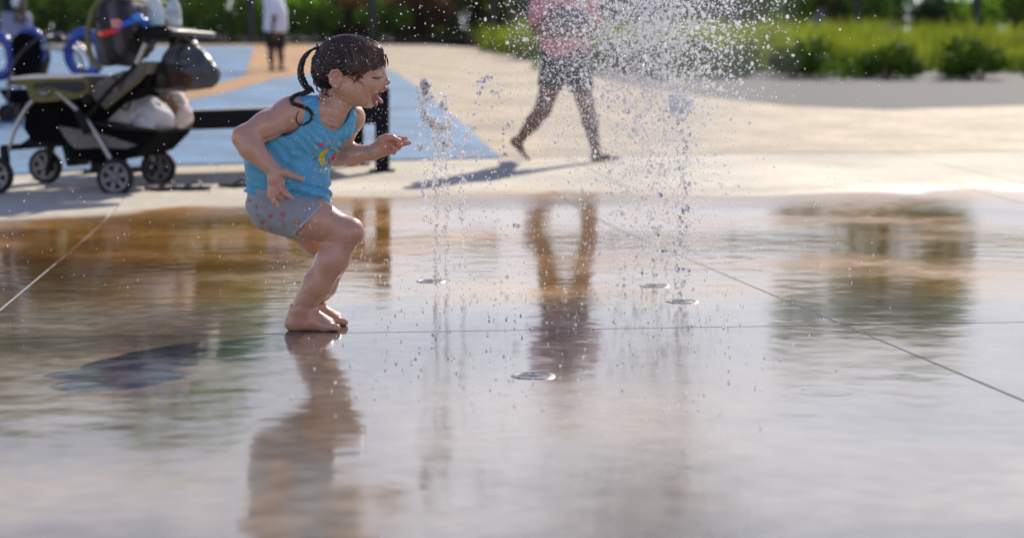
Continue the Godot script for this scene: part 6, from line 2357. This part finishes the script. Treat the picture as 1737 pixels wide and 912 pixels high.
# One lump of thrown water: a ball pulled about by noise.
func blob(s: Shape, c: Vector3, size: Vector3, seed_: float, rough: float, seg := 7) -> void:
	for i in seg:
		var t0 := PI * i / seg
		var t1 := PI * (i + 1) / seg
		for k in seg * 2:
			var p0 := PI * k / seg
			var p1 := PI * (k + 1) / seg
			var q := []
			var n := []
			for e in [[t0, p0], [t1, p0], [t1, p1], [t0, p1]]:
				var f := func(a: float, b: float) -> Vector3:
					var d := Vector3(sin(a) * cos(b), cos(a), sin(a) * sin(b))
					return d * size * (1.0 + rough * grain.get_noise_3dv(d * 1.3 + Vector3(seed_, seed_ * 0.7, 0)) + rough * 0.4 * grain.get_noise_3dv(d * 3.1 + Vector3(0, seed_, 0)))
				var m: Vector3 = f.call(e[0], e[1])
				var ta := clampf(e[0], 0.05, PI - 0.05)
				var du: Vector3 = f.call(ta + 0.04, e[1]) - f.call(ta - 0.04, e[1])
				var dv: Vector3 = f.call(ta, e[1] + 0.04) - f.call(ta, e[1] - 0.04)
				var nn := du.cross(dv).normalized()
				n.append(nn if nn.dot(m) > 0 else -nn)
				q.append(c + m)
			for o in [[0, 1, 2], [0, 2, 3]]:
				for j in o:
					s.v(q[j], n[j])


# A short twisting rope of water, thick and thin along its length.
func rope(s: Shape, r: RandomNumberGenerator, spots: Array, d: float, w: float) -> void:
	var pts := []
	for q in spots:
		pts.append(at(q[0], q[1], d) + Vector3(0, 0, r.randfn() * 0.008))
	var cv := curve(pts, 6)
	var radii := []
	var ph := r.randf() * TAU
	for i in cv.size():
		var f := float(i) / (cv.size() - 1)
		radii.append(w * (0.35 + 0.65 * sin(PI * clampf(f, 0.06, 0.94))) * (0.75 + 0.45 * sin(ph + i * 1.3)))
	s.tube(cv, radii, 8)


func build_water() -> void:
	var r := RandomNumberGenerator.new()
	r.seed = 404
	var clear := paint(Color(1, 1, 1, 0), 0.0, {"refraction_enabled": true, "refraction_scale": 0.033})
	var spray := paint(lin(0.92, 0.93, 0.94), 0.08, {"backlight_enabled": true, "backlight": Color(1, 1, 1), "metallic_specular": 0.8})
	var tiny := SphereMesh.new()
	tiny.radius = 1.0
	tiny.height = 2.0
	tiny.radial_segments = 7
	tiny.rings = 4
	var round := SphereMesh.new()
	round.radius = 1.0
	round.height = 2.0
	round.radial_segments = 14
	round.rings = 8

	# the thin jet by the child's hand: columns of beads and knots of water (pixel x, y, size in pixels)
	var D := 6.7
	var u := D / F
	var jet := thing("water_jet", on_ground(748, 489), "thin jet of clear water drops rising just beyond the child's outstretched hand", "water jet")
	var s := Shape.new()
	var knots := [[720, 140, 8], [726, 146, 9], [716, 150, 7], [722, 158, 8], [732, 163, 6], [724, 168, 6], [713, 163, 4], [717, 178, 5], [714, 185, 5], [719, 193, 6], [724, 199, 7], [730, 203, 6], [736, 207, 6], [733, 213, 6], [741, 214, 7], [748, 218, 7], [756, 217, 6], [762, 212, 5], [752, 211, 4], [760, 206, 4], [734, 231, 5], [757, 238, 6], [754, 249, 6], [760, 247, 4], [710, 247, 6], [746, 180, 5], [752, 178, 6], [757, 172, 4], [756, 163, 4], [739, 246, 4], [800, 218, 4], [796, 231, 5], [720, 308, 5], [719, 330, 4], [754, 306, 6], [738, 306, 4], [787, 304, 4], [796, 222, 4], [719, 372, 5], [756, 390, 4], [740, 382, 4], [785, 262, 4], [782, 345, 4], [779, 362, 3]]
	for e in knots:
		for k in (6 if e[2] > 5 else 2):
			var size: float = float(e[2]) * u * r.randf_range(0.35, 0.62)
			var p := at(e[0] + r.randf_range(-5, 5) * float(k > 0), e[1] + r.randf_range(-5, 5) * float(k > 0), D) + Vector3(0, 0, r.randf_range(-0.04, 0.04))
			blob(s, p, Vector3(size, size * r.randf_range(0.7, 1.2), size), r.randf() * 50.0, 0.5, 7)
	tag(part("water_knot", s.done(), clear, jet), "", "", "", "stuff")
	var list := []
	for col in [[738, 200, 487, 5.0, 150], [757, 160, 487, 5.0, 170], [785, 215, 480, 5.0, 100], [720, 140, 370, 6.0, 60], [745, 140, 300, 22.0, 110]]:
		for i in int(col[4]):
			var f := pow(r.randf(), 0.8)
			var t := at(float(col[0]) + r.randfn() * float(col[3]) * (0.4 + 0.6 * (1.0 - f)), lerpf(col[1], col[2], f), D) + Vector3(0, 0, r.randfn() * 0.04)
			var x := bead(r, u * r.randf_range(0.8, 2.6))
			x.origin = t
			list.append(x)
	drops("droplet", list.slice(0, list.size() / 2), round, clear, jet)
	list = list.slice(list.size() / 2)
	for e in knots:
		for k in int(e[2]) * 3:
			var x := bead(r, u * r.randf_range(0.6, 2.1))
			x.origin = at(e[0] + r.randfn() * 5.0, e[1] + r.randfn() * 5.0, D) + Vector3(0, 0, r.randfn() * 0.03)
			list.append(x)
	drops("spray", list, tiny, spray, jet)

	# ropes of water that have not yet broken up
	s = Shape.new()
	rope(s, r, [[722, 136], [719, 160], [716, 182], [723, 200], [734, 209], [748, 218], [759, 210]], D, u * 2.2)
	rope(s, r, [[756, 160], [757, 174], [750, 182]], D, u * 2.0)
	for i in 34:
		var x: float = [738.0, 757.0, 785.0, 739.0][i % 4] + r.randfn() * 4.0
		var y := r.randf_range(225, 470)
		rope(s, r, [[x, y], [x + r.randfn() * 1.5, y + 6], [x + r.randfn() * 1.5, y + r.randf_range(10, 24)]], D + r.randfn() * 0.03, u * r.randf_range(0.8, 1.7))
	tag(part("water_rope", s.done(), clear, jet), "", "", "", "stuff")

	# a second, broken jet between the child and the walker
	jet = thing("water_jet", on_ground(826, 486), "broken jet of water splashes between the child's hand and the striding person", "water jet")
	s = Shape.new()
	for e in [[812, 140, 5], [820, 134, 6], [827, 131, 5], [834, 134, 4], [818, 150, 5], [812, 160, 5], [808, 172, 4], [815, 178, 4], [838, 156, 5], [844, 160, 5], [850, 154, 3], [848, 164, 4], [862, 213, 5], [855, 217, 4], [852, 226, 4], [855, 236, 4], [856, 250, 4], [855, 262, 6], [870, 208, 3], [803, 195, 4], [804, 218, 4], [833, 182, 3], [860, 470, 4], [895, 420, 4], [872, 382, 5], [880, 383, 4]]:
		for k in (2 if e[2] > 4 else 1):
			var size: float = float(e[2]) * u * r.randf_range(0.5, 0.85)
			var p := at(e[0] + r.randf_range(-2.5, 2.5), e[1] + r.randf_range(-2.5, 2.5), D + 0.1) + Vector3(0, 0, r.randf_range(-0.04, 0.04))
			blob(s, p, Vector3(size, size * r.randf_range(0.7, 1.2), size), r.randf() * 50.0, 0.75, 6)
	tag(part("water_knot", s.done(), clear, jet), "", "", "", "stuff")
	list = []
	for i in 230:
		var x := bead(r, u * r.randf_range(0.7, 2.2))
		x.origin = at(828 + r.randfn() * 26, lerpf(125, 480, pow(r.randf(), 1.4)), D + 0.1 + r.randfn() * 0.05)
		list.append(x)
	drops("droplet", list, round, clear, jet)

	# the thick plume on the right and the narrow jet beside it
	D = 6.9
	u = D / F
	var plume := thing("water_plume", on_ground(1112, 485), "thick plume of white spray bursting above the right half of the picture", "water plume")
	list = []
	for i in 24000:
		var h := pow(r.randf(), 0.62)
		var y := lerpf(480.0, -330.0, h)
		var spread := 66.0 + 38.0 * smoothstep(0.30, 0.62, h) + 40.0 * smoothstep(0.6, 1.0, h)
		if y > 170.0 and r.randf() < 0.35:
			continue
		var x0 := 1112.0 + r.randfn() * spread
		var x := bead(r, u * (0.68 + 0.9 * pow(r.randf(), 2.0) + 2.4 * pow(r.randf(), 12.0)))
		x.origin = at(x0, y + r.randfn() * 10, D + r.randfn() * 0.20 * spread / 80.0)
		if x.origin.y > 0.01:
			list.append(x)
	for i in 3600:
		var x := bead(r, u * (0.6 + 0.7 * pow(r.randf(), 2.0) + 2.2 * pow(r.randf(), 9.0)))
		x.origin = at(1090 + r.randfn() * 72, 45 + absf(r.randfn()) * 62 * signf(r.randf() - 0.4), D + r.randfn() * 0.15)
		list.append(x)
	for i in 4200:
		var x := bead(r, u * (0.55 + 0.55 * pow(r.randf(), 2.0)))
		x.origin = at(960 + r.randfn() * 48, r.randf_range(-40, 270), D + r.randfn() * 0.15)
		list.append(x)
	drops("spray", list, tiny, spray, plume)
	s = Shape.new()
	for i in 120:
		var size := u * r.randf_range(1.8, 4.2)
		var y := r.randf_range(-60, 160) if i < 80 else r.randf_range(160, 480)
		var p := at(1100 + r.randfn() * (55 if y < 160 else 34), y, D + r.randfn() * 0.1)
		blob(s, p, Vector3(size * r.randf_range(0.8, 1.3), size, size), r.randf() * 50.0, 0.8, 5)
	tag(part("water_knot", s.done(), clear, plume), "", "", "", "stuff")
	s = Shape.new()
	for i in 80:
		var y := r.randf_range(-40, 460)
		var x := 1110.0 + r.randfn() * (38.0 if y < 160.0 else 20.0)
		var k := r.randfn() * 5.0
		rope(s, r, [[x, y], [x + k, y + 7], [x + k * 1.5 + r.randfn() * 2.0, y + r.randf_range(11, 26)]], D + r.randfn() * 0.08, u * r.randf_range(0.9, 2.0))
	tag(part("water_rope", s.done(), clear, plume), "", "", "", "stuff")
	jet = thing("water_jet", on_ground(1160, 512), "narrow jet topped by a white knot of water, right of the plume", "water jet")
	s = Shape.new()
	var D2 := 6.35
	var u2 := D2 / F
	for i in 10:
		var a := r.randf() * TAU
		var size := u2 * r.randf_range(1.6, 3.2)
		blob(s, at(1153 + cos(a) * 18 * sqrt(r.randf()), 177 + sin(a) * 14 * sqrt(r.randf()), D2 + r.randfn() * 0.03), Vector3(size * 1.2, size * 0.8, size), r.randf() * 50.0, 0.8, 5)
	for i in 60:
		var f := r.randf()
		var size := u2 * r.randf_range(1.4, 3.6)
		blob(s, at(1160 + r.randfn() * 6, lerpf(195, 508, f), D2 + r.randfn() * 0.03), Vector3(size, size * 1.2, size), r.randf() * 50.0, 0.8, 5)
	for i in 9:
		var a := r.randf() * TAU
		var arc := []
		for k in 4:
			arc.append([1153 + cos(a + k * 0.4) * (14.0 + r.randfn() * 3.0), 176 + sin(a + k * 0.4) * (11.0 + r.randfn() * 2.0)])
		rope(s, r, arc, D2 + r.randfn() * 0.02, u2 * r.randf_range(1.0, 2.0))
	for e in [[1111, 388, 4], [1116, 397, 4], [1128, 423, 5], [1143, 412, 3], [1120, 330, 4], [1085, 405, 3]]:
		var size: float = float(e[2]) * u2
		blob(s, at(e[0], e[1], D2), Vector3(size, size, size), r.randf() * 50.0, 0.7, 6)
	tag(part("water_knot", s.done(), clear, jet), "", "", "", "stuff")
	list = []
	for i in 650:
		var f := r.randf()
		var x := bead(r, u2 * (0.5 + 1.3 * pow(r.randf(), 2.0)))
		x.origin = at(1158 + r.randfn() * (9 + 10 * (1.0 - f)), lerpf(160, 508, f), D2 + r.randfn() * 0.04)
		list.append(x)
	drops("droplet", list.slice(0, 260), round, clear, jet)
	list = list.slice(260)
	for i in 260:
		var a := r.randf() * TAU
		var x := bead(r, u2 * r.randf_range(0.8, 2.7))
		x.origin = at(1153 + cos(a) * (15.0 + r.randfn() * 6.0) + r.randfn() * 2.0, 176 + sin(a) * (11.0 + r.randfn() * 5.0) + (14.0 if i % 5 == 0 else 0.0), D2 + r.randfn() * 0.05)
		list.append(x)
	drops("spray", list, tiny, spray, jet)

	# fine drops flying through the whole scene
	list = []
	for i in 2600:
		var d := r.randf_range(5.2, 7.4)
		var px := 1150.0 - absf(r.randfn()) * 330.0 if i < 2000 else r.randf_range(-40, 1500)
		var py := r.randf_range(-60, 500) if i < 2200 else r.randf_range(0, 600)
		var x := bead(r, d / F * (0.55 + 0.5 * pow(r.randf(), 2.0) + 0.9 * pow(r.randf(), 14.0)))
		x.origin = at(px, py, d)
		if x.origin.y > 0.0:
			list.append(x)
	for i in 640:
		var x := bead(r, 5.35 / F * (0.42 + 0.45 * pow(r.randf(), 3.0)))
		x.origin = at(r.randf_range(480, 720), r.randf_range(70, 420), r.randf_range(5.2, 5.45))
		list.append(x)
	var o := drops("flying_drops", list, tiny, spray, self)
	tag(o, "fine white water drops scattered through the air around the child", "water drops")
	# drops that have just struck the pad
	list = []
	for i in 520:
		var d := r.randf_range(4.2, 8.6)
		var x := bead(r, r.randf_range(0.0015, 0.004))
		var px := 1110.0 + r.randfn() * 150.0 if i % 2 else 760.0 + r.randfn() * 120.0
		x.origin = Vector3((px - CX) * d / F, 0.002 + 0.05 * pow(r.randf(), 4.0), -d)
		list.append(x)
	o = drops("splash_drops", list, tiny, spray, self)
	tag(o, "small drops bouncing off the wet concrete under the jets", "water drops")

	# the mist the plume leaves hanging, thinner outwards
	for k in 4:
		var mist := FogVolume.new()
		mist.name = numbered("mist")
		mist.shape = RenderingServer.FOG_VOLUME_SHAPE_ELLIPSOID
		mist.size = Vector3(0.45, 1.2, 0.5) * (1.0 + 0.45 * k)
		var fm := FogMaterial.new()
		fm.density = 0.07
		fm.albedo = Color(0.95, 0.96, 0.97)
		mist.material = fm
		mist.position = at(1105, 90, 6.9)
		add_child(mist)
		tag(mist, "thin white mist hanging around the plume of spray", "mist", "mist round the plume", "stuff")
